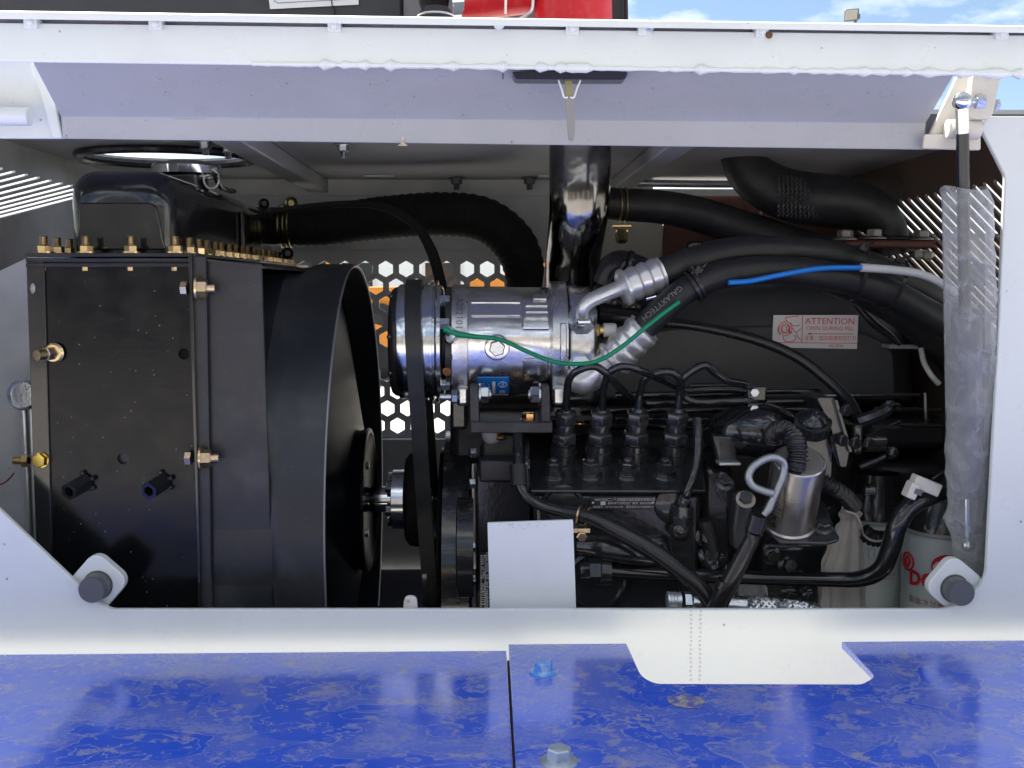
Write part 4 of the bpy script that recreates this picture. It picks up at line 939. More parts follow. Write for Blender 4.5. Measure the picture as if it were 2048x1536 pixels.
MB().cyl(P(1371, 995, 1.04), P(1366, 1010, 1.045), .0056, 14).build('pipe_collar', ZINC, ENGI)
BJ = MB().hexp(P(1362, 1028, 1.045), (.1, 0, -1), .014, .0115, .4).lathe(P(1366, 1012, 1.045), (.0, 0, -1), [(0, .0105), (.010, .011)], 20).sphere(P(1360, 1060, 1.045), .0115, 16, 10).build('banjo_fitting', ENG, ENGI)
MB().tube([P(*q) for q in ((1035, 868, 1.08), (1036, 920, 1.06), (1037, 955, 1.05), (1050, 990, 1.045), (1085, 1012, 1.04), (1140, 1027, 1.03))], .0055, 12, 8).build('fuel_pipe', BLKG, ENGI)
MB().cyl(P(1036, 930, 1.055), P(1038, 972, 1.048), .0085, 16).build('pipe_sleeve', RUB, ENGI)
MB().tube([P(*q) for q in ((1052, 880, 1.09), (1053, 930, 1.07), (1055, 990, 1.065))], .004, 10).build('fuel_pipe', BLKG, ENGI)
FH = thing('fuel_hose', 'glossy black fuel hose with gold double clamp beside the white plate', 'hose', P(1150, 1030, 1.03))
MB().tube([P(*q) for q in ((1128, 1024, 1.03), (1180, 1036, 1.02), (1240, 1064, 1.01), (1300, 1098, 1.0), (1360, 1142, .99), (1405, 1182, .985), (1440, 1235, .98))], [.0072, .0082, .0084, .0084, .0084, .0084, .0084], 16, 8).build('hose', RUBG, FH)
hd = (P(1180, 1036, 1.02)-P(1128, 1024, 1.03)).normalized(); a__, b__, _ = frame(hd)
for (x, y) in ((1159, 1031), (1177, 1035)):
    c = P(x, y, 1.024); MB().tube([c+(a__*math.cos(2*math.pi*t/24)+b__*math.sin(2*math.pi*t/24))*.0095 for t in range(25)], .0011, 8, smooth=False).build('clamp_ring', GOLD, FH)
MB().box(P(1163, 1060, 1.012), (.016, .006, .004)).hexp(P(1163, 1070, 1.01), (0, -1, -.2), .006, .0052).build('clamp_screw', GOLD, FH)
# castings under the pump
MB().tube([P(1160, 1092, 1.04), P(1210, 1096, 1.03), P(1260, 1108, 1.03), (P(1330, 1130, 1.05))], [.010, .013, .011, .008], 14).build('pump_casting', ENG, ENGI)
MB().lathe(P(1160, 1143, 1.03), (1, 0, 0), [(0, .010), (.010, .011), (.014, .014), (.030, .014)], 24).build('pipe_union', ENG, ENGI)
MB().hexp(P(1178, 1142, 1.02), (1, 0, 0), .012, .0125, .2).build('union_nut', ENG, ENGI)
MB().lathe(P(1190, 1160, 1.04), (0, -1, 0), [(0, .03), (.006, .03), (.008, .027), (.004, .025)], 32).build('cover_plate', ENG, ENGI)
for (x, y, rr, ax_) in ((1408, 1075, .008, (.2, -1, .2)), (1420, 1110, .010, (0, -1, .4)), (1440, 1120, .007, (.3, -1, 0)), (1450, 1160, .009, (0, -1, 0)), (1545, 1112, .008, (0, -1, 0)), (1575, 1130, .009, (.2, -1, .2)), (1600, 1160, .008, (0, -1, .3)), (1580, 1195, .010, (0, -1, 0)), (1620, 1195, .007, (0, -1, .1)), (1230, 1110, .007, (0, -1, .3)), (1690, 1182, .0085, (-.2, -1, .2)), (1670, 1210, .0090, (-.2, -1, .2))):
    put('block_bolt', bolt_mesh('flange', rr*.8, GOLDD if x in (1690, 1670) else ENG), ENGI, P(x, y, 1.06), ax_, x)
blk(1400, 930, 1470, 1240, 1.13, .1, 'governor_housing', ENG, .01)
blk(1520, 1085, 1660, 1240, 1.10, .1, 'lower_housing', ENG, .008)
MB().cyl(P(1410, 1040, 1.06), P(1425, 1115, 1.06), .009, 14).build('sensor_body', ENGM, ENGI)
MB().lathe(P(1420, 1120, 1.06), (.3, -.6, -.6), [(0, .010), (.008, .010), (.010, .007), (.014, .007)], 18).build('sensor_body', ENG, ENGI)
MB().lathe(P(1500, 1180, 1.08), (0, -1, .2), [(0, .014), (.008, .014), (.009, .010), (.004, .008)], 24).build('alloy_disc', MATS['grey_cap'], ENGI)
tx('8 per mm', 1582, 1187, 1.058, .0022, WHITEPR, ENGI)
# governor bulge and mounting plates
MB().tube([P(*q) for q in ((1425, 872, 1.14), (1470, 862, 1.12), (1520, 860, 1.11), (1560, 868, 1.12), (1590, 890, 1.14))], [.018, .026, .030, .027, .02], 20, 8).build('governor_casting', BLKG, ENGI)
MB().prism(pp([(1425, 870), (1470, 872), (1478, 925), (1434, 925)], 1.095), (0, .03, 0)).build('governor_lug', ENG, ENGI, bevel=.003)
MB().box(P(1456, 925, 1.09), (.022, .02, .003)).build('lug_foot', ALUM, ENGI, bevel=.0006)
HS = MB().prism(pp(rounded([(1632, 795), (1668, 795), (1700, 900), (1694, 935), (1680, 935), (1660, 850)], 6), 1.045), (0, .06, 0)).build('cover_housing', ENG, ENGI, bevel=.003)
MB().prism(pp(rounded([(1668, 800), (1676, 800), (1706, 905), (1698, 905)], 2), 1.040), (0, .07, 0)).build('cover_flange', ENG, ENGI, bevel=.0015)
MB().prism(pp([(1600, 870), (1660, 862), (1676, 900), (1672, 990), (1612, 985)], 1.06), (0, .08, 0)).build('cover_housing', ENG, ENGI, bevel=.006)
cc = P(1626, 846, 1.045)
MB().lathe(cc, (-.05, -.55, .85), [(-.01, .017), (0, .018), (.003, .018), (.0035, .0150)], 32).build('cap_seat', ENG, ENGI)
MB().lathe(cc, (-.05, -.55, .85), [(.001, .0150), (.006, .0145), (.010, .011), (.013, .005), (.016, .004), (.017, .001)], 28).build('dome_cap', BLKG, ENGI)
for (x, y) in ((1682, 880), (1708, 886), (1735, 888), (1690, 820)):
    put('cover_bolt', bolt_mesh('head', .0062, ENG), ENGI, P(x, y, 1.04), (.5, -1, 0), .3)
blk(1706, 850, 1728, 910, 1.06, .06, 'cover_end', ENG, .003)
MB().cyl(P(1728, 886, 1.08), P(1768, 886, 1.08), .009, 20).build('idler_shaft', ALUM if False else ENG, ENGI)
# clutter right of the housing
for pts, r_ in (((( 1740, 870, 1.1), (1800, 842, 1.1)), .0014), (((1715, 845, 1.08), (1760, 828, 1.08), (1780, 812, 1.1)), .007), (((1775, 812, 1.09), (1795, 808, 1.09), (1808, 818, 1.1)), .0015), (((1720, 935, 1.08), (1760, 918, 1.08), (1782, 905, 1.08)), .0035), (((1640, 792, 1.2), (1840, 790, 1.2)), .0022), (((1850, 785, 1.18), (1852, 850, 1.18)), .003), (((1800, 850, 1.16), (1895, 852, 1.16)), .0022), (((1750, 818, 1.2), (1880, 820, 1.2)), .003)):
    MB().tube([P(*q) for q in pts], r_, 8).build('linkage_rod', ENG, ENGI)
MB().sphere(P(1784, 905, 1.075), .007, 14, 8).build('linkage_ball', ENG, ENGI)
blk(1750, 930, 1900, 1000, 1.2, .1, 'rear_housing', ENGM, .01); blk(1740, 840, 1900, 900, 1.22, .1, 'rear_housing', ENGM, .01)
for (x, y, ax_) in ((1737, 978, (1, 0, 0)), (1715, 995, (0, -1, 0)), (1660, 1020, (0, -1, 0))):
    MB().hexp(P(x, y, 1.12), ax_, .006, .006).build('rear_bolt', ENG, ENGI)
MB().cyl(P(1728, 981, 1.10), P(1748, 981, 1.10), .0045, 12).build('rear_stud', ZINC, ENGI)

# ============================================================ expansion tank with warning label
TN = thing('air_intake_box', 'large textured black domed housing carrying the red and white ATTENTION label', 'housing', P(1500, 790, 1.28))
out_ = [(1180, 812), (1182, 640), (1215, 606), (1290, 584), (1400, 573), (1520, 568), (1640, 572), (1740, 588), (1800, 620), (1830, 700), (1835, 812)]
vs = []; rings = []
cxx, cyy = 1500, 690
for (sc, Y) in ((.30, 1.2235), (.60, 1.229), (.78, 1.239), (.90, 1.254), (.975, 1.272), (1.0, 1.295), (1.0, 1.52)):
    rings.append([P(cxx+(x-cxx)*sc, cyy+(y-cyy)*sc, 1.27)+Vector((0, Y-1.27, 0)) for x, y in rounded(out_, [8, 40, 60, 40, 40, 40, 60, 60, 40, 30, 8], 4)])
n = len(rings[0])
MB().add([v for r_ in rings for v in r_], [(j*n+i, j*n+(i+1) % n, (j+1)*n+(i+1) % n, (j+1)*n+i) for j in range(6) for i in range(n)]+[tuple(range(n)), tuple(range(6*n, 7*n))]).build('housing_shell', TANK, TN, ang=60)
prismp(rounded([(1200, 672), (1350, 654), (1560, 648), (1720, 664), (1790, 700), (1795, 800), (1195, 800)], [10, 60, 60, 50, 30, 10, 10]), 1.2225, .012, TANK, 'lower_panel', TN, .004, ang=60)
LB = prismp([(1547, 630), (1717, 630), (1714, 698), (1544, 695)], 1.2200, .0012, STICK, 'warning_label', TN, .0002)
Yl = 1.2197
tx('ATTENTION', 1660, 643, Yl, .0102, PINKP, LB, -.3, sx=1.0); tx('OPEN DURING FILL', 1660, 657, Yl, .0062, PINKP, LB, -.3, sx=1.02)
tx('注意：加冷却液时应打开', 1661, 677, Yl, .0062, PINKP, LB, -.3, sx=.88); tx('3415934', 1672, 692, Yl, .0050, REDP, LB, -.3)
def ln(pts, r_=.0004, name='label_line', m=PINKP, par=None, Y=None, sm=True): return MB().tube([P(x, y, Y or Yl) for x, y in pts], r_, 5, 6, smooth=sm).build(name, m, par or LB)
ln([(1605, 631), (1604, 686)], sm=False); ln([(1547, 685), (1714, 686.5)], sm=False); ln([(1616, 667.5), (1706, 668)], sm=False); ln([(1622, 665.5), (1615, 667.5), (1622, 669.5)], .0005, sm=False)
ln([(1571+13*math.cos(t*.5), 657+14*math.sin(t*.5)) for t in range(14)]); ln([(1569+5*math.cos(t*.7), 658+7*math.sin(t*.7)) for t in range(10)])
ln([(1571+9*math.cos(t*.7), 657+10*math.sin(t*.7)) for t in range(10)])
ln([(1575, 645), (1571, 636), (1580, 634), (1598, 632)]); ln([(1580, 645), (1588, 652), (1600, 650)]); ln([(1584, 655), (1592, 664), (1602, 657)]); ln([(1592, 664), (1596, 674), (1602, 680)])
ln([(1566, 672), (1570, 682), (1585, 683), (1592, 676), (1588, 670)]); ln([(1559, 650), (1556, 660), (1560, 670)]); ln([(1575, 650), (1580, 655), (1577, 662), (1583, 666)], .0009)
def single(name, pts, r_, m, label, cat, n=14, sub=8, **kw):
    o = MB().tube([P(*q) for q in pts], r_, n, sub, **{k_: v_ for k_, v_ in kw.items() if k_ in ('fn', 'smooth')}).build(name, m, None, loc=P(*pts[0]), ang=50)
    return tag(o, label, cat, kw.get('group'))
single('control_hose', [(1195, 640, 1.2), (1290, 643, 1.19), (1390, 652, 1.18), (1500, 676, 1.17), (1590, 712, 1.16), (1660, 764, 1.14), (1700, 805, 1.12), (1716, 835, 1.1)], [.0052, .0052, .0054, .0058, .006, .006, .006, .006], RUBG, 'black hose drooping across the textured housing below the label', 'hose')
MB_ = MB()
PC = thing('hose_elbow', 'black moulded breather elbow tucked beside the air intake pipe', 'elbow', P(1260, 560, 1.2))
MB().tube([P(*q) for q in ((1205, 570, 1.18), (1222, 535, 1.18), (1245, 522, 1.19), (1290, 530, 1.2), (1330, 545, 1.22))], [.013, .014, .012, .008, .008], 16).build('elbow_body', RUBG, PC)
MB().lathe(P(1255, 523, 1.19), (1, 0, -.15), [(0, .012), (.003, .013), (.006, .012)], 20).build('elbow_collar', RUBG, PC)
for (x, y, r_) in ((1215, 600, .022), (1255, 612, .02), (1300, 598, .018)): MB().sphere(P(x, y, 1.20), r_, 20, 12).build('elbow_lobe', RUBG, PC)
MB().cyl(P(1290, 595, 1.17), P(1310, 590, 1.17), .007, 16).build('elbow_clip', CHROM, PC)
MB().cyl(P(1195, 628, 1.17), P(1310, 640, 1.18), .010, 16).build('elbow_tail', RUBG, PC)
LH = thing('lifting_eye', 'small black lifting hook standing behind the upper hose', 'hook', P(1395, 510, 1.28))
MB().tube([P(*q) for q in ((1376, 520, 1.28), (1376, 498, 1.28), (1382, 490, 1.28), (1400, 490, 1.28), (1406, 498, 1.28), (1406, 520, 1.28))], .0042, 10, 4).build('hook_bar', BLKG, LH)
# ============================================================ intake pipe, hoses, exhaust
IP = thing('air_intake_pipe', 'fat black chrome elbow pipe coming down through the roof with maroon coupler', 'pipe', P(1145, 600, 1.25))
MB().tube([P(*q) for q in ((1160, 240, 1.20), (1160, 340, 1.20), (1159, 410, 1.20), (1154, 455, 1.21), (1147, 510, 1.235), (1144, 575, 1.25))], [S(61, 1.2), S(61, 1.2), S(60, 1.2), S(57, 1.21), S(54, 1.24), S(52, 1.25)], 40, 10).build('pipe_wall', DCHR, IP, ang=60)
MB().tube([P(*q) for q in ((1147, 528, 1.26), (1143, 600, 1.27), (1150, 640, 1.3))], [S(57, 1.26), S(60, 1.27), S(60, 1.3)], 32, 6).build('coupler', MARO, IP, ang=60)
HH = thing('heater_hose', 'thick black rubber hose with gold band clamp behind the intake pipe', 'hose', P(1240, 420, 1.32))
MB().tube([P(*q) for q in ((1170, 400, 1.32), (1240, 409, 1.32), (1320, 414, 1.32), (1400, 430, 1.33), (1500, 462, 1.34), (1600, 492, 1.36), (1700, 520, 1.40))], [S(31, 1.32), S(32, 1.32), S(33, 1.32), S(35, 1.33), S(36, 1.34), S(36, 1.36), S(36, 1.4)], 24, 8).build('hose', RUB, HH, ang=60)
for x in (1238, 1249):
    c = P(x, 410, 1.32); MB().tube([c+Vector((.001, math.cos(2*math.pi*t/32)*.0205, math.sin(2*math.pi*t/32)*.0205)) for t in range(33)], .0014, 8, smooth=False).build('clamp_band', GOLDD, HH)
MB().box(P(1243, 452, 1.305), (.024, .008, .004)).box(P(1243, 462, 1.30), (.016, .008, .004)).build('clamp_block', GOLD, HH, bevel=.001)
MB().hexp(P(1243, 462, 1.30), (0, -.3, -1), .014, .0075, .3).build('clamp_bolt', GOLDD, HH)
EX = thing('exhaust_elbow', 'lagged black exhaust elbow with rusty bolted flange at top right', 'exhaust', P(1770, 500, 1.32))
WRAP = mat('woven_exhaust_wrap', (.05, .052, .055), .5, bump=(80, .6, .002), dirt=((.15, .14, .12), 60, .62, .75, .6))
MB().tube([P(*q) for q in ((1478, 300, 1.36), (1500, 345, 1.35), (1545, 378, 1.34), (1600, 396, 1.33), (1680, 404, 1.32), (1735, 418, 1.31), (1772, 455, 1.31), (1782, 510, 1.31))], [S(40, 1.36), S(44, 1.35), S(49, 1.34), S(52, 1.33), S(52, 1.32), S(46, 1.31), S(38, 1.31), S(36, 1.31)], 28, 12, fn=lambda th, L: 1+.015*math.sin(th*3+L*40)).build('elbow_pipe', RUB, EX, ang=60)
# chevron tape: rows of small zig-zag ribs
ch = MB()
for i in range(13):
    for j in range(9):
        x = 1556+i*8.5; y = 358+j*9; r0 = 52
        if (y-397)**2 > 46**2: continue
        pts = []
        for q in range(3):
            yy = y+(q-1)*5; dz = math.sqrt(max(0, r0**2-(yy-398)**2)); pts.append(P(x+(4 if q == 1 else 0), yy+(x-1600)*.07, 1.33-S(dz, 1.33)-.0008))
        ch.tube(pts, .0018, 4, smooth=False)
tag(ch.build('chevron_tape', WRAP, EX), None, None, kind='stuff')
MB().box(P(1768, 490, 1.31), (S(206, 1.31), .09, S(15, 1.31))).build('flange', RUST, EX, bevel=.003)
MB().box(P(1768, 478, 1.31), (S(150, 1.31), .08, S(8, 1.31))).build('flange', RUBG, EX, bevel=.003)
GB = mat('weathered_grey_bolt', (.30, .29, .27), .5, .7, dirt=((.16, .13, .11), 120, .45, .65, .6))
for (x, y, a_) in ((1690, 480, 1), (1748, 478, 1), (1842, 480, 1)):
    put('flange_bolt', bolt_mesh('flange', .0095, GB), EX, P(x, y, 1.27), (0, 0, 1), x)
for (x, y) in ((1690, 500), (1836, 500), (1856, 503)): put('flange_nut', bolt_mesh('nut', .0082, GB), EX, P(x, y, 1.28), (0, 0, -1), x)
HRL = MB().tube([P(1250, 366, 1.60), P(1480, 368, 1.60), P(1720, 362, 1.60)], .0055, 12).build('back_rod', ALUM, None, loc=P(1480, 368, 1.6)); tag(HRL, 'grey rod lying along the bright gap above the hoses', 'rod')
CS = thing('cable_stub', 'thin pale cable end standing between heater hose and exhaust', 'cable', P(1520, 430, 1.40))
MB().tube([P(1523, 418, 1.4), P(1518, 441, 1.4)], .0018, 6).build('cable_end', WIREW, CS)
# ---------------- refrigerant hoses
def ferrule(p0, p1, r_, name, par, turns=4, m=ALUM):
    p0, p1 = Vector(p0), Vector(p1); L_ = (p1-p0).length
    pr = [(0, r_*.55), (L_*.02, r_*.9), (L_*.08, r_*1.12), (L_*.15, r_*1.12), (L_*.18, r_*.92)]
    for i in range(turns):
        t = .2+.76*i/turns; w_ = .76/turns; pr += [(L_*(t+w_*.15), r_*.93), (L_*(t+w_*.45), r_*1.03), (L_*(t+w_*.75), r_*1.03), (L_*(t+w_*.98), r_*.93)]
    pr += [(L_, r_*1.0), (L_, r_*.8)]
    return MB().lathe(p0, p1-p0, pr, 32, fn=lambda th, t: 1+.022*math.sin(th*8)).build(name, m, par, ang=30)
H1 = thing('upper_refrigerant_hose', 'thick black refrigerant hose with dimpled silver ferrule, upper of the pair', 'hose', P(1300, 560, 1.12))
MB().tube([P(*q) for q in ((1165, 632, 1.09), (1166, 618, 1.085), (1178, 603, 1.085), (1205, 590, 1.09), (1250, 572, 1.10))], [.0068, .0068, .0072, .0078, .0082], 20, 8).build('alloy_tube', ALUM, H1)
ferrule(P(1240, 578, 1.098), P(1322, 546, 1.105), .0175, 'ferrule', H1, 3)
MB().tube([P(*q) for q in ((1310, 550, 1.105), (1380, 524, 1.11), (1470, 503, 1.12), (1580, 502, 1.13), (1690, 516, 1.14), (1790, 552, 1.15), (1870, 592, 1.17), (1960, 660, 1.2), (1990, 760, 1.25))], [.0150]*9, 24, 10).build('hose', RUB, H1, ang=60)
H2 = thing('lower_refrigerant_hose', 'black refrigerant hose with stepped silver ferrule, lower of the pair', 'hose', P(1260, 690, 1.1))
MB().tube([P(*q) for q in ((1140, 745, 1.12), (1165, 758, 1.115), (1195, 742, 1.11), (1245, 700, 1.10))], [.0135, .0165, .0155, .0125], 22, 8).build('alloy_tube', ALUM, H2)
ferrule(P(1222, 724, 1.103), P(1290, 655, 1.092), .0185, 'ferrule', H2, 3)
MB().tube([P(*q) for q in ((1275, 668, 1.093), (1330, 614, 1.087), (1380, 575, 1.09), (1450, 548, 1.10), (1540, 540, 1.11), (1650, 550, 1.11), (1760, 578, 1.12), (1850, 625, 1.13), (1960, 690, 1.15), (1990, 760, 1.18))], [.0135, .0140, .0142, .0148, .0150, .0152, .0155, .016, .016, .016], 24, 10).build('hose', RUB, H2, ang=60)
def wtext(s, px0, py0, px1, py1, Y, size):
    a = P(px0, py0, Y); b = P(px1, py1, Y); d = (b-a).normalized(); up = Vector((0, -1, 0)).cross(d); up = Vector((-d.z, 0, d.x))
    text(s, (a+b)/2, d, up, size, mat('faint_hose_print', (.16, .16, .16), .6), 'lettering', H2, ext=0)
wtext('GALAXYTECH', 1360, 576, 1288, 636, 1.069, .0078)
single('refrigerant_hose', [(1650, 560, 1.16), (1750, 600, 1.17), (1830, 650, 1.18), (1900, 720, 1.2), (1940, 800, 1.22)], [.012, .015, .016, .016, .016], RUB, 'black hose sagging behind the refrigerant pair toward the right wall', 'hose')
def tie(cx, cy, Y, d, r_, label, tail=(0, 14), grp='cable ties on the refrigerant hoses'):
    T = thing('cable_tie', label, 'cable tie', P(cx, cy, Y), grp); c = P(cx, cy, Y); d = Vector(d).normalized(); a, b, _ = frame(d)
    vs = []; nn = 28
    for s_ in (-.0018, .0018):
        for rr in (r_, r_+.0012):
            for i in range(nn):
                th = 2*math.pi*i/nn; vs.append(c+d*s_+(a*math.cos(th)+b*math.sin(th))*rr)
    fs = []
    for i in range(nn):
        j = (i+1) % nn; fs += [(nn+i, nn+j, 3*nn+j, 3*nn+i), (i, 2*nn+i, 2*nn+j, j), (i, j, nn+j, nn+i), (2*nn+i, 3*nn+i, 3*nn+j, 2*nn+j)]
    MB().add(vs, fs).build('band', RUBG, T)
    hp_ = c+Vector((0, -r_*.55, r_*.9)); MB().box(hp_, (.0075, .006, .0065), Matrix.Rotation(.5, 3, 'Y')).build('head', RUBG, T, bevel=.0006)
    MB().tube([hp_, hp_+Vector((.006*tail[0], -.004, .003)), hp_+Vector((.012*tail[0], -.004, .0006*tail[1]))], .0014, 6).build('tail', RUBG, T)
tie(1386, 574, 1.09, (1, 0, .65), .0160, 'black cable tie on the lower hose just above its green wire end', (-.4, 10))
tie(1394, 568, 1.09, (1, 0, .6), .0162, 'black cable tie on the lower hose nearest the blue wire tip', (.6, 10))
tie(1714, 546, 1.125, (1, 0, -.22), .0285, 'black cable tie bundling both hoses where blue wire meets white sleeve', (.8, 8))
tie(1785, 570, 1.13, (1, 0, -.35), .0290, 'black cable tie bundling both hoses on the white sleeve side', (.9, 6))
single('green_wire', [(888, 657, 1.078), (915, 668, 1.077), (950, 673, 1.08), (1000, 679, 1.08), (1050, 701, 1.075), (1100, 721, 1.065), (1145, 728, 1.06), (1195, 722, 1.055), (1240, 696, 1.055), (1285, 660, 1.062), (1325, 628, 1.064), (1358, 604, 1.068)], [.0034, .0034, .0025, .0023, .0023, .0023, .0023, .0023, .0023, .0023, .0023, .0023], GREENW, 'green wire drooping across the compressor and up the lower hose', 'wire', 10, 8)
single('blue_wire', [(1457, 565, 1.083), (1500, 562, 1.085), (1560, 550, 1.087), (1640, 537, 1.09), (1728, 535, 1.092)], .0028, BLUEW, 'bright blue wire lying along the refrigerant hoses', 'wire', 10)
single('wire_sleeve', [(1722, 535, 1.091), (1790, 540, 1.095), (1840, 548, 1.10), (1880, 565, 1.10), (1930, 600, 1.12)], .0043, WIREW, 'pale grey sleeve carrying the blue wire to the right', 'wire sleeve', 12)
single('loose_strap', [(1692, 585, 1.2), (1740, 640, 1.2), (1780, 672, 1.2), (1800, 690, 1.2)], [.003, .005, .004, .002], RUBG, 'torn black strap dangling behind the hoses right of the label', 'strap')
single('clear_tube', [(1842, 698, 1.18), (1848, 725, 1.17), (1862, 750, 1.16), (1878, 768, 1.16)], .0030, mat('clear_tube', (.5, .52, .52), .3), 'bent clear tube end hanging near the plastic sleeve', 'tube')
LB2 = MB().prism(pp([(1778, 690), (1845, 692), (1846, 698), (1778, 697)], 1.20), (0, .03, 0)).build('grey_ledge', mat('ledge_paint', (.3, .3, .31), .5), None, loc=P(1800, 695, 1.2)); tag(LB2, 'small grey metal ledge under the right hoses', 'ledge')

# ============================================================ stop solenoid
SO = thing('stop_solenoid', 'silver cylinder solenoid on a black flange plate with ribbed conduit on top', 'solenoid', P(1580, 1060, 1.0))
t0 = P(1599, 920, .975); b0 = P(1577, 1042, 1.012); u = (t0-b0); L_ = u.length; u.normalize(); r_ = .0248
SOM = mat('yellowed_zinc_can', (.58, .55, .50), .30, 1.0, bump=(14, .25, .004), dirt=((.55, .50, .52), 16, .4, .65, .8), rvar=.06)
BODY2 = MB().lathe(b0, u, [(0, r_*1.06), (.0012, r_*1.08), (.0025, r_*1.0), (L_-.004, r_), (L_-.001, r_*.97), (L_, r_*.92), (L_, r_*.86)], 48).build('can', SOM, SO)
MB().lathe(b0+u*(L_+.0001), u, [(0, r_*.87), (.0006, r_*.86)], 40).build('can_lid', mat('matt_lid', (.22, .21, .20), .5, .5), BODY2)
c = t0+u*.0012+Vector((.0045, 0, -.002)); a_, bb, _ = frame(u)
MB().tube([c+(a_*math.cos(t*.35)+bb*math.sin(t*.35))*.0085 for t in range(10)], .0009, 6, smooth=False).build('blue_mark', BLUEW, BODY2)
MB().box(c, (.009, .006, .003)).build('lid_clip', RUBG, BODY2, bevel=.0006)
pl_ = rounded([(1500, 1018), (1560, 1003), (1650, 1003), (1672, 1062), (1682, 1078), (1655, 1086), (1560, 1084), (1528, 1055)], 8)
nn_ = u
def onplane(px, py, p0, nv):
    d = RM @ Vector(((px-1024)/FPX, -(py-768)/FPX, -1.0)); return CL+d*((p0-CL).dot(nv)/d.dot(nv))
MB().prism([onplane(x, y, b0, nn_) for x, y in pl_], -nn_*.0035).build('flange_plate', ENG, SO, bevel=.001)
put('flange_bolt', bolt_mesh('flange', .0068, ENG), SO, onplane(1646, 1056, b0, nn_), nn_, .3)
CN = lambda L: 1+.10*math.sin(L*2*math.pi/.0033)
def conduit(pts, r_, name, label, par=None, n=18, sub=24):
    return MB().tube([P(*q) for q in pts], r_, n, sub, fn=lambda th, L: 1+.13*math.sin(L*2*math.pi/.0034)).build(name, RUBG, par, ang=60, loc=None if par else P(*pts[0]))
conduit([(1548, 880, 1.0), (1550, 866, .995), (1566, 860, .985), (1585, 872, .975), (1594, 895, .965), (1594, 918, .962), (1588, 942, .965)], .0086, 'ribbed_conduit', '', SO)
tag(conduit([(1640, 962, 1.03), (1665, 975, 1.03), (1690, 992, 1.04), (1708, 1012, 1.05)], .0078, 'ribbed_conduit', ''), 'black ribbed conduit running from behind the solenoid into the cloth', 'conduit')
tag(conduit([(1726, 1062, 1.06), (1745, 1076, 1.06), (1775, 1078, 1.06)], .0078, 'ribbed_conduit', ''), 'short black ribbed conduit in front of the left filter', 'conduit')
# lug left of the solenoid
LG = thing('lever_bracket', 'black cast bracket with bolt and tan washer left of the solenoid', 'bracket', P(1490, 1060, 1.0))
MB().prism(pp(rounded([(1476, 990), (1508, 990), (1500, 1070), (1490, 1100), (1468, 1100), (1466, 1060)], 8), .990), (0, .02, 0)).build('bracket_body', ENGM, LG, bevel=.003)
MB().prism(pp([(1440, 945), (1470, 975), (1470, 1035), (1432, 985)], 1.02), (0, .005, 0)).build('side_plate', ENG, LG, bevel=.001)
MB().lathe(P(1491, 1000, .989), (0, -.7, .7), [(0, .0092), (.0016, .0092)], 24).build('washer', mat('tan_washer', (.45, .41, .36), .5), LG)
put('bracket_bolt', bolt_mesh('head', .0066, ENG), LG, P(1491, 998, .987), (0, -.7, .7), .2); put('bracket_bolt', bolt_mesh('flange', .0062, ENG), LG, P(1449, 966, 1.018), (0, -.7, .7), .2)
# dipstick
DS = thing('dipstick', 'oil dipstick with zinc loop handle in a slanting black tube', 'dipstick', P(1420, 1210, .98))
MB().tube([P(*q) for q in ((1546, 987, .950), (1528, 982, .950), (1506, 972, .950), (1497, 955, .950), (1505, 935, .950), (1528, 919, .950), (1550, 915, .950), (1567, 926, .952), (1566, 950, .953), (1556, 975, .953), (1545, 1000, .953), (1537, 1018, .953), (1527, 1030, .953))], [.0036]*11+[.0040, .003], 14, 8).build('loop_handle', mat('dull_zinc_rod', (.36, .38, .39), .38, .85, bump=(100, .2)), DS)
tc_ = [(1517, 1030, .955), (1508, 1062, .957), (1508, 1064, .957), (1500, 1085, .96), (1462, 1160, .965), (1440, 1200, .97), (1425, 1240, .975)]
MB().tube([P(*q) for q in tc_[:3]], [.0085, .0085, .007], 20, smooth=False).build('tube_collar', RUBG, DS)
MB().tube([P(*q) for q in tc_[2:]], [.0066, .0072, .0086, .0092, .0092], 20, 6).build('guide_tube', RUBG, DS)
MB().cyl(P(1508, 1064, .957), P(1505, 1070, .958), .0078, 20).build('tube_band', RUBG, DS)
MB().cyl(P(1456, 1165, .966), P(1449, 1178, .967), .0102, 20).build('tube_band', RUBG, DS)
# long black pipe
FP = single('coolant_pipe', [(1196, 1141, 1.03), (1300, 1148, 1.03), (1500, 1155, 1.03), (1660, 1159, 1.02), (1722, 1157, 1.01), (1762, 1138, 1.0), (1782, 1095, .995), (1795, 1050, .99), (1818, 1015, .99), (1860, 992, .99), (1930, 968, 1.0)], [.0066, .0068, .0070, .0074, .0080, .0090, .0095, .0094, .0092, .0090, .0088], BLKG, 'long glossy black pipe crossing low under the solenoid and bending up', 'pipe', 20, 10)
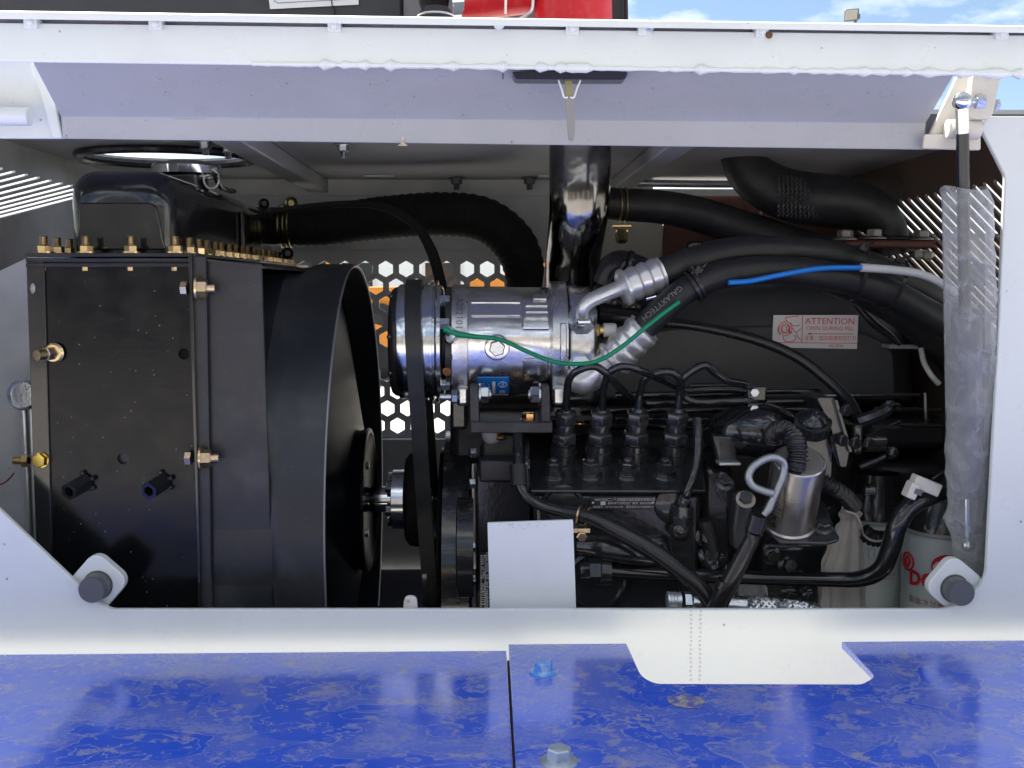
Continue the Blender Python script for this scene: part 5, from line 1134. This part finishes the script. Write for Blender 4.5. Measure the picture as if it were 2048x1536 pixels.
# filters
def filt(cx, r_, ytop, Y, label):
    F = thing('fuel_filter', label, 'filter', P(cx, 1300, Y), 'grey canister filters')
    t = P(cx, ytop, Y-.0); z0 = P(cx, 1290, Y).z; h = t.z-z0
    b = MB().lathe(Vector((t.x, Y, z0)), (0, 0, 1), [(0, r_*.97), (.004, r_), (h-.004, r_), (h-.002, r_*.985), (h, r_*.97)], 56).build('canister', FILT, F)
    MB().lathe(Vector((t.x, Y, t.z)), (0, 0, 1), [(0, r_*1.01), (.002, r_*1.02), (.004, r_*1.0)], 56).build('rolled_seam', mat('seam_paint', (.30, .34, .34), .3), F)
    MB().lathe(Vector((t.x, Y, t.z+.004)), (0, 0, 1), [(0, r_*.97), (.010, r_*.95), (.028, r_*.75), (.05, r_*.7)], 48).build('filter_head', ENG, F)
    return F, b, t, r_
F1, b1, t1, r1 = filt(1752, S(62, 1.18), 1040, 1.18, 'grey filter canister seen behind the cloth, without printed logos in view')
F2, b2, t2, r2 = filt(1888, S(80, 1.09), 1062, 1.09, 'grey filter canister with red logos at the lower right corner')
def wrapf(t, Y, r_, px0, py0, e=.0004):
    x0 = (P(px0, py0, Y-r_).x-t.x)/r_; a0 = math.asin(max(-.98, min(.98, (P(px0, py0, Y-r_*.8).x-t.x)/r_))); zz = P(px0, py0, Y-r_*math.cos(a0)).z
    def f(x, y):
        a = a0+x/r_; return Vector((t.x+math.sin(a)*(r_+e), Y-math.cos(a)*(r_+e), zz+y))
    return f
X_, Z_ = (1, 0, 0), (0, 0, 1)
text('DCEC', 0, X_, Z_, .0205, REDP, 'lettering', b2, warp=wrapf(t2, 1.09, r2, 1864, 1164, .0016), sx=.9, bold=.045)
wf = wrapf(t2, 1.09, r2, 1830, 1122, .0008)
MB().tube([wf(.0088*math.cos(t*.25), .0090*math.sin(t*.25)) for t in range(27)], .0011, 6, smooth=False).build('ring_logo', REDP, b2)
for s_ in (-1, 1):
    MB().tube([wf(s_*(-.0003+.0036*math.sin(t*.35)), .0066-.00147*t) for t in range(10)], [.0005+.0010*math.sin(t*.33) for t in range(10)], 6, smooth=False).build('ring_logo', REDP, b2)
wf = wrapf(t2, 1.09, r2, 1890, 1136)
def patch(f, pts, name, m, par, e=0):
    pts3 = [f(x, y) for x, y in pts]; c_ = f(0, 0); n = len(pts3)
    off = Vector((0, -e, 0))
    return MB().add([c_+off]+[p+off for p in pts3], [(0, i+1, (i+1) % n+1) for i in range(n)]).build(name, m, par)
patch(wf, [(.016*math.cos(t*.35)*1.0, .0135*math.sin(t*.35)) for t in range(18)], 'oval_logo', REDP, b2)
wr = lambda x, y: wf(x*math.cos(.32)-y*math.sin(.32), x*math.sin(.32)+y*math.cos(.32)+.0035)+Vector((0, -.0006, 0))
text('Cummins', 0, X_, Z_, .0082, WHITEPR, 'lettering', b2, warp=wr, sx=.95, bold=.02)
text('柴油/水分离器', 0, X_, Z_, .0085, mat('dull_red_print', (.35, .06, .06), .5), 'lettering', b2, warp=wrapf(t2, 1.09, r2, 1858, 1207), sx=.85)
text('DIESEL/WATER', 0, X_, Z_, .0036, REDP, 'lettering', b1, warp=wrapf(t1, 1.18, r1, 1766, 1150)); text('SEPARATOR', 0, X_, Z_, .0034, REDP, 'lettering', b1, warp=wrapf(t1, 1.18, r1, 1766, 1158))
wf = wrapf(t1, 1.18, r1, 1741, 1106); MB().tube([wf(x, y) for x, y in ((-.003, -.006), (.003, -.006), (.003, .005), (-.003, .005), (-.003, -.006))], .0003, 5, smooth=False).build('pictogram', GREYPR, b1)
for (x, y) in ((1788, 1100), (1795, 1140), (1785, 1195)): text('▪', 0, X_, Z_, .005, GREYPR, 'lettering', b1, warp=wrapf(t1, 1.18, r1, x, y))
# cloth bundle
vs = []; rows, n = 40, 64; prof = [(1016, 1700, 14), (1028, 1700, 22), (1040, 1698, 15), (1052, 1695, 22), (1090, 1690, 32), (1130, 1685, 40), (1175, 1684, 46), (1230, 1684, 48)]
for j in range(rows):
    yy = 1016+(1230-1016)*j/(rows-1)
    for i in range(len(prof)-1):
        if prof[i][0] <= yy <= prof[i+1][0]: break
    f_ = (yy-prof[i][0])/(prof[i+1][0]-prof[i][0]); f_ = f_*f_*(3-2*f_); cx = prof[i][1]*(1-f_)+prof[i+1][1]*f_; rr = prof[i][2]*(1-f_)+prof[i+1][2]*f_
    for q in range(n):
        th = 2*math.pi*q/n; fo = 1+.16*math.sin(th*9+yy*.01+2*math.sin(th*2))*(1.2-.7*j/rows)+.10*noise.noise(Vector((math.cos(th)*2, math.sin(th)*2, yy*.03)))
        ra = S(rr, 1.04)*fo; vs.append(P(cx, yy, 1.06)+Vector((math.cos(th)*ra, math.sin(th)*ra*.55, .004*math.sin(th*3) if j == 0 else 0)))
CLB = MB().add(vs, [(j*n+i, j*n+(i+1) % n, (j+1)*n+(i+1) % n, (j+1)*n+i) for j in range(rows-1) for i in range(n)]+[tuple(range(n))]).build('cloth_bundle', CLOTH, None, ang=80, loc=P(1690, 1200, 1.06))
tag(CLB, 'beige cloth bag gathered and tied with thread beside the filters', 'cloth')
single('tie_thread', [(1690, 1022, 1.035), (1712, 1030, 1.03), (1722, 1050, 1.03), (1728, 1070, 1.04), (1748, 1082, 1.04), (1775, 1080, 1.045)], .0011, CLOTH, 'pale thread trailing from the cloth bag neck', 'thread')
CNX = thing('wire_connector', 'white plastic wire connector lying on the upper end of the black pipe', 'connector', P(1850, 985, .985))
rot = Matrix.Rotation(R(22), 3, 'Y')
MB().box(P(1850, 970, .975), (.026, .014, .012), rot).build('connector_shell', mat('white_connector', (.68, .66, .60), .5), CNX, bevel=.0012)
MB().box(P(1822, 980, .973), (.009, .015, .015), rot).build('connector_lip', MATS['white_connector'], CNX, bevel=.0012)
MB().box(P(1836, 984, .966), (.007, .003, .005), rot).build('connector_slot', GREYN, CNX)
MB().tube([P(1865, 958, .98), P(1885, 945, .98), P(1900, 935, .98)], .0012, 6).build('connector_lead', RUBG, CNX)
# braided hose
BH = thing('braided_hose', 'braided steel hose with silver fittings lying just above the sill', 'hose', P(1450, 1220, .985))
MB().lathe(P(1334, 1201, .99), (1, 0, -.03), [(0, .0085), (.002, .0088), (.003, .0078), (.005, .0088), (.006, .0078), (.008, .0088), (.009, .0078), (.013, .0088)], 24).build('threaded_end', ALUM, BH)
MB().hexp(P(1368, 1203, .99), (1, 0, -.03), .007, .0098).build('hex_nut', ZINC, BH)
MB().cyl(P(1384, 1204, .99), P(1492, 1212, .99), .0092, 24).build('crimped_sleeve', ALU, BH, bevel=.001)
br_ = MB()
for s_ in (-1, 1):
    for q in range(9):
        pts = []
        for t in range(40):
            f_ = t/39; c = P(1488+150*f_, 1213+14*f_*f_+2*f_, .99); th = s_*(f_*9)+2*math.pi*q/9; pts.append(c+Vector((0, math.cos(th), math.sin(th)))*(.0083+.0005*math.sin(t*1.6+q)))
        br_.tube(pts, .0016, 5, smooth=False)
tag(br_.build('braid', ALU, BH), None, None, kind='stuff')
MB().tube([P(1488, 1213, .99), P(1560, 1219, .99), P(1640, 1230, .99)], .0078, 16).build('inner_hose', ENGM, BH)
# ============================================================ things on top of the machine
TB = thing('control_cabinet', 'charcoal cabinet above the bay with a torn paper label', 'cabinet', (-.5, 1.9, H+.35))
bx0 = P(-500, 0, 1.85).x; bx1 = P(806, 0, 1.85).x; zb = P(0, 62, 1.85).z
MB().box(((bx0+bx1)/2, 2.15, zb+.4), (bx1-bx0, .6, .8)).build('cabinet_body', DBOX, TB, bevel=.006)
MB().prism(pp([(806, -60), (820, -60), (824, 60), (808, 60)], 1.84), (0, .5, 0)).build('corner_strip', mat('grey_strip', (.18, .19, .2), .5), TB)
lb = MB().prism(pp([(533, -40), (718, -40), (717, 9), (540, 18)], 1.846), (0, .001, 0)).build('paper_label', PAPER, TB)
MB().tube([P(x, y, 1.8455) for x, y in ((545, -30), (549, 3), (556, 6), (706, -2))], .0006, 5, smooth=False).build('label_border', GREYPR, TB)
MB().tube([P(x, y, 1.8455) for x, y in ((662, -20), (664, 10), (670, 20), (668, 34))], .0010, 5, smooth=False).build('label_tear', RUBM, TB)
RH = thing('red_silicone_hose', 'fat red silicone hose with wire clamps above the bay', 'hose', P(1060, 30, 1.6))
r_ = S(60, 1.6)
MB().tube([P(*q) for q in ((905, 2, 1.6), (960, -6, 1.6), (1010, -16, 1.6), (1060, -20, 1.6))], [S(38, 1.6), S(42, 1.6), S(46, 1.6), S(44, 1.6)], 32).build('hose_branch', REDH, RH, ang=60)
MB().tube([P(*q) for q in ((1144, -120, 1.6), (1146, 10, 1.6), (1148, 90, 1.6))], [S(76, 1.6)]*3, 40).build('hose_wall', REDH, RH, ang=60)
MB().tube([P(*q) for q in ((905, 0, 1.6), (928, -2, 1.6))], [S(40, 1.6)]*2, 32).build('clamp_band', CHROM, RH)
for x, y0_, y1_ in ((1012, -30, 28), (1066, -20, 40)):
    MB().tube([P(x, y0_, 1.548), P(x-3, y1_*.5, 1.55), P(x-6 if x < 1050 else x-30, y1_, 1.555)] if x > 1050 else [P(x, y0_, 1.548), P(x-1, y1_, 1.56)], .0022, 8).build('wire_clamp', ALUM, RH)
BC = thing('tank_breather', 'black ribbed breather with bright ring beside the red hose', 'breather', P(872, 40, 1.55))
MB().lathe(P(872, 60, 1.55), (0, 0, 1), [(0, S(34, 1.55)), (.018, S(34, 1.55)), (.022, S(32, 1.55)), (.030, S(26, 1.55))], 40, fn=lambda th, t: 1+.02*math.sin(th*24)).build('cap_body', RUB, BC)
MB().tube([P(872, 33, 1.55)+Vector((math.cos(t*.2)*S(35, 1.55), math.sin(t*.2)*S(35, 1.55), 0)) for t in range(33)], .0016, 6, smooth=False).build('cap_ring', ALUM, BC)
MB().sphere(P(868, 2, 1.6), .022, 20, 12).build('cap_knob', RUBM, BC)
GB2 = MB().prism(pp([(800, -40), (905, -40), (905, 60), (822, 60)], 1.75), (0, .3, 0)).build('grey_panel', mat('grey_panel_paint', (.16, .165, .18), .5), TB)
GB3 = MB().prism(pp([(960, -10), (1090, -10), (1090, 70), (960, 70)], 1.8), (0, .2, 0)).build('grey_panel', MATS['grey_panel_paint'], TB)
MB_ = thing('black_stay', 'upright black stay right of the red hose against the sky', 'stay', P(1240, 50, 1.6))
MB().prism(pp([(1216, -60), (1246, -60), (1253, 80), (1222, 80)], 1.62), (0, .05, 0)).build('stay_web', DBOX, MB_, bevel=.002)
MB().tube([P(1250, -60, 1.6), P(1252, 10, 1.6), P(1253, 80, 1.6)], .003, 10).build('stay_edge', RUB, MB_)
for i, (x, lb_) in enumerate(((998, 'rounded screw head left on the door edge under the red hose'), (1298, 'rounded screw head on the door edge against the sky'))):
    pz = P(x, 48+i*4, .858); o = MB().sphere(pz, .0045, 14, 8).build('screw_head', ZINC if i else WHITE, None, loc=pz); tag(o, lb_, 'screw', 'screw heads on the door edge')
# ============================================================ yard beyond
FLT = thing('floodlight', 'small square floodlight on a thin mast against the sky', 'floodlight', P(1704, 200, 9))
MB().cyl(P(1711, 700, 9), P(1711, 40, 9), .012, 10).build('mast', GREYN, FLT)
rot = Matrix.Rotation(R(-6), 3, 'Y') @ Matrix.Rotation(R(25), 3, 'X')
MB().box(P(1703, 30, 9), (.115, .03, .095), rot).build('lamp_housing', GREYN, FLT, bevel=.005)
MB().box(P(1703, 30, 8.96), (.095, .01, .075), rot).build('lamp_glass', mat('lamp_glass', (.32, .31, .28), .2), FLT)
MB().box(P(1716, 34, 9), (.02, .05, .04)).build('lamp_bracket', GREYN, FLT)
def loader(X, Y, label, s_=1.0, m=ORANGE):
    L_ = thing('wheel_loader', label, 'loader', (X, Y, 0), 'machines parked in the yard')
    def b(x, y, z, sx, sy, sz, name, mm, bev=.04): return MB().box((X+x*s_, Y+y*s_, z*s_), (sx*s_, sy*s_, sz*s_)).build(name, mm, L_, bevel=bev)
    b(0, 0, 1.05, 2.4, 1.1, .55, 'engine_hood', m); b(-1.6, 0, .85, 1.2, .9, .5, 'front_frame', m)
    b(-.2, 0, 1.75, 1.0, 1.0, .95, 'cab', m); b(-.2, -.51, 1.85, .8, .02, .6, 'cab_window', GLASS, 0)
    MB().prism([(X-2.9*s_, Y-.9*s_, .15*s_), (X-2.2*s_, Y-.9*s_, .15*s_), (X-2.3*s_, Y-.9*s_, 1.0*s_)], (0, 1.8*s_, 0)).build('bucket', m, L_, bevel=.02)
    for x in (-1.3, .9):
        wh = MB().lathe((X+x*s_, Y-.75*s_, .55*s_), (0, 1, 0), [(0, .45*s_), (.05*s_, .55*s_), (.35*s_, .55*s_), (.4*s_, .45*s_)], 28).build('tyre', RUB, L_)
        MB().lathe((X+x*s_, Y-.77*s_, .55*s_), (0, 1, 0), [(0, .1*s_), (.01, .25*s_), (.06, .26*s_)], 24).build('rim', m, wh)
loader(-2.5, 16, 'orange wheel loader glimpsed through the left of the hexagon grille')
loader(1.05, 17, 'orange wheel loader glimpsed through the middle of the hexagon grille', 1.1)
def shed(X, Y, sx, sy, sz, m, label):
    S_ = thing('warehouse', label, 'building', (X, Y, 0))
    MB().box((X, Y, sz/2), (sx, sy, sz)).build('wall', m, S_); MB().box((X, Y, sz+.1), (sx+.5, sy+.5, .2)).build('roof', DBOX, S_)
    for i in range(int(sx/3)):
        x = X-sx/2+1.5+i*3; w_ = MB().box((x, Y-sy/2-.02, sz*.55), (1.4, .08, 1.1)).build('window_frame', mat('white_frame', (.7, .7, .7), .5), S_)
        MB().box((x, Y-sy/2-.06, sz*.55), (1.2, .04, .9)).build('pane', GLASS, w_)
shed(-6, 40, 18, 6, 3.0, TEAL, 'teal clad shed beyond the yard seen through the grille'); shed(12, 46, 18, 6, 3.2, CREAM, 'cream walled warehouse beyond the yard seen through the grille')

W2 = thing('warehouse', 'long brown workshop facing the machine across the yard', 'building', (0, -16, 0))
MB().box((0, -19, 2.6), (44, 6, 5.2)).build('wall', mat('brown_workshop_wall', (.22, .18, .15), .8, bump=(3, .2)), W2); MB().box((0, -19, 5.3), (45, 7, .2)).build('roof', DBOX, W2)
for i in range(7):
    MB().box((-18+i*6, -15.98, 1.7), (3.6, .06, 3.4)).build('door', mat('workshop_door', (.06, .065, .07), .5), W2)
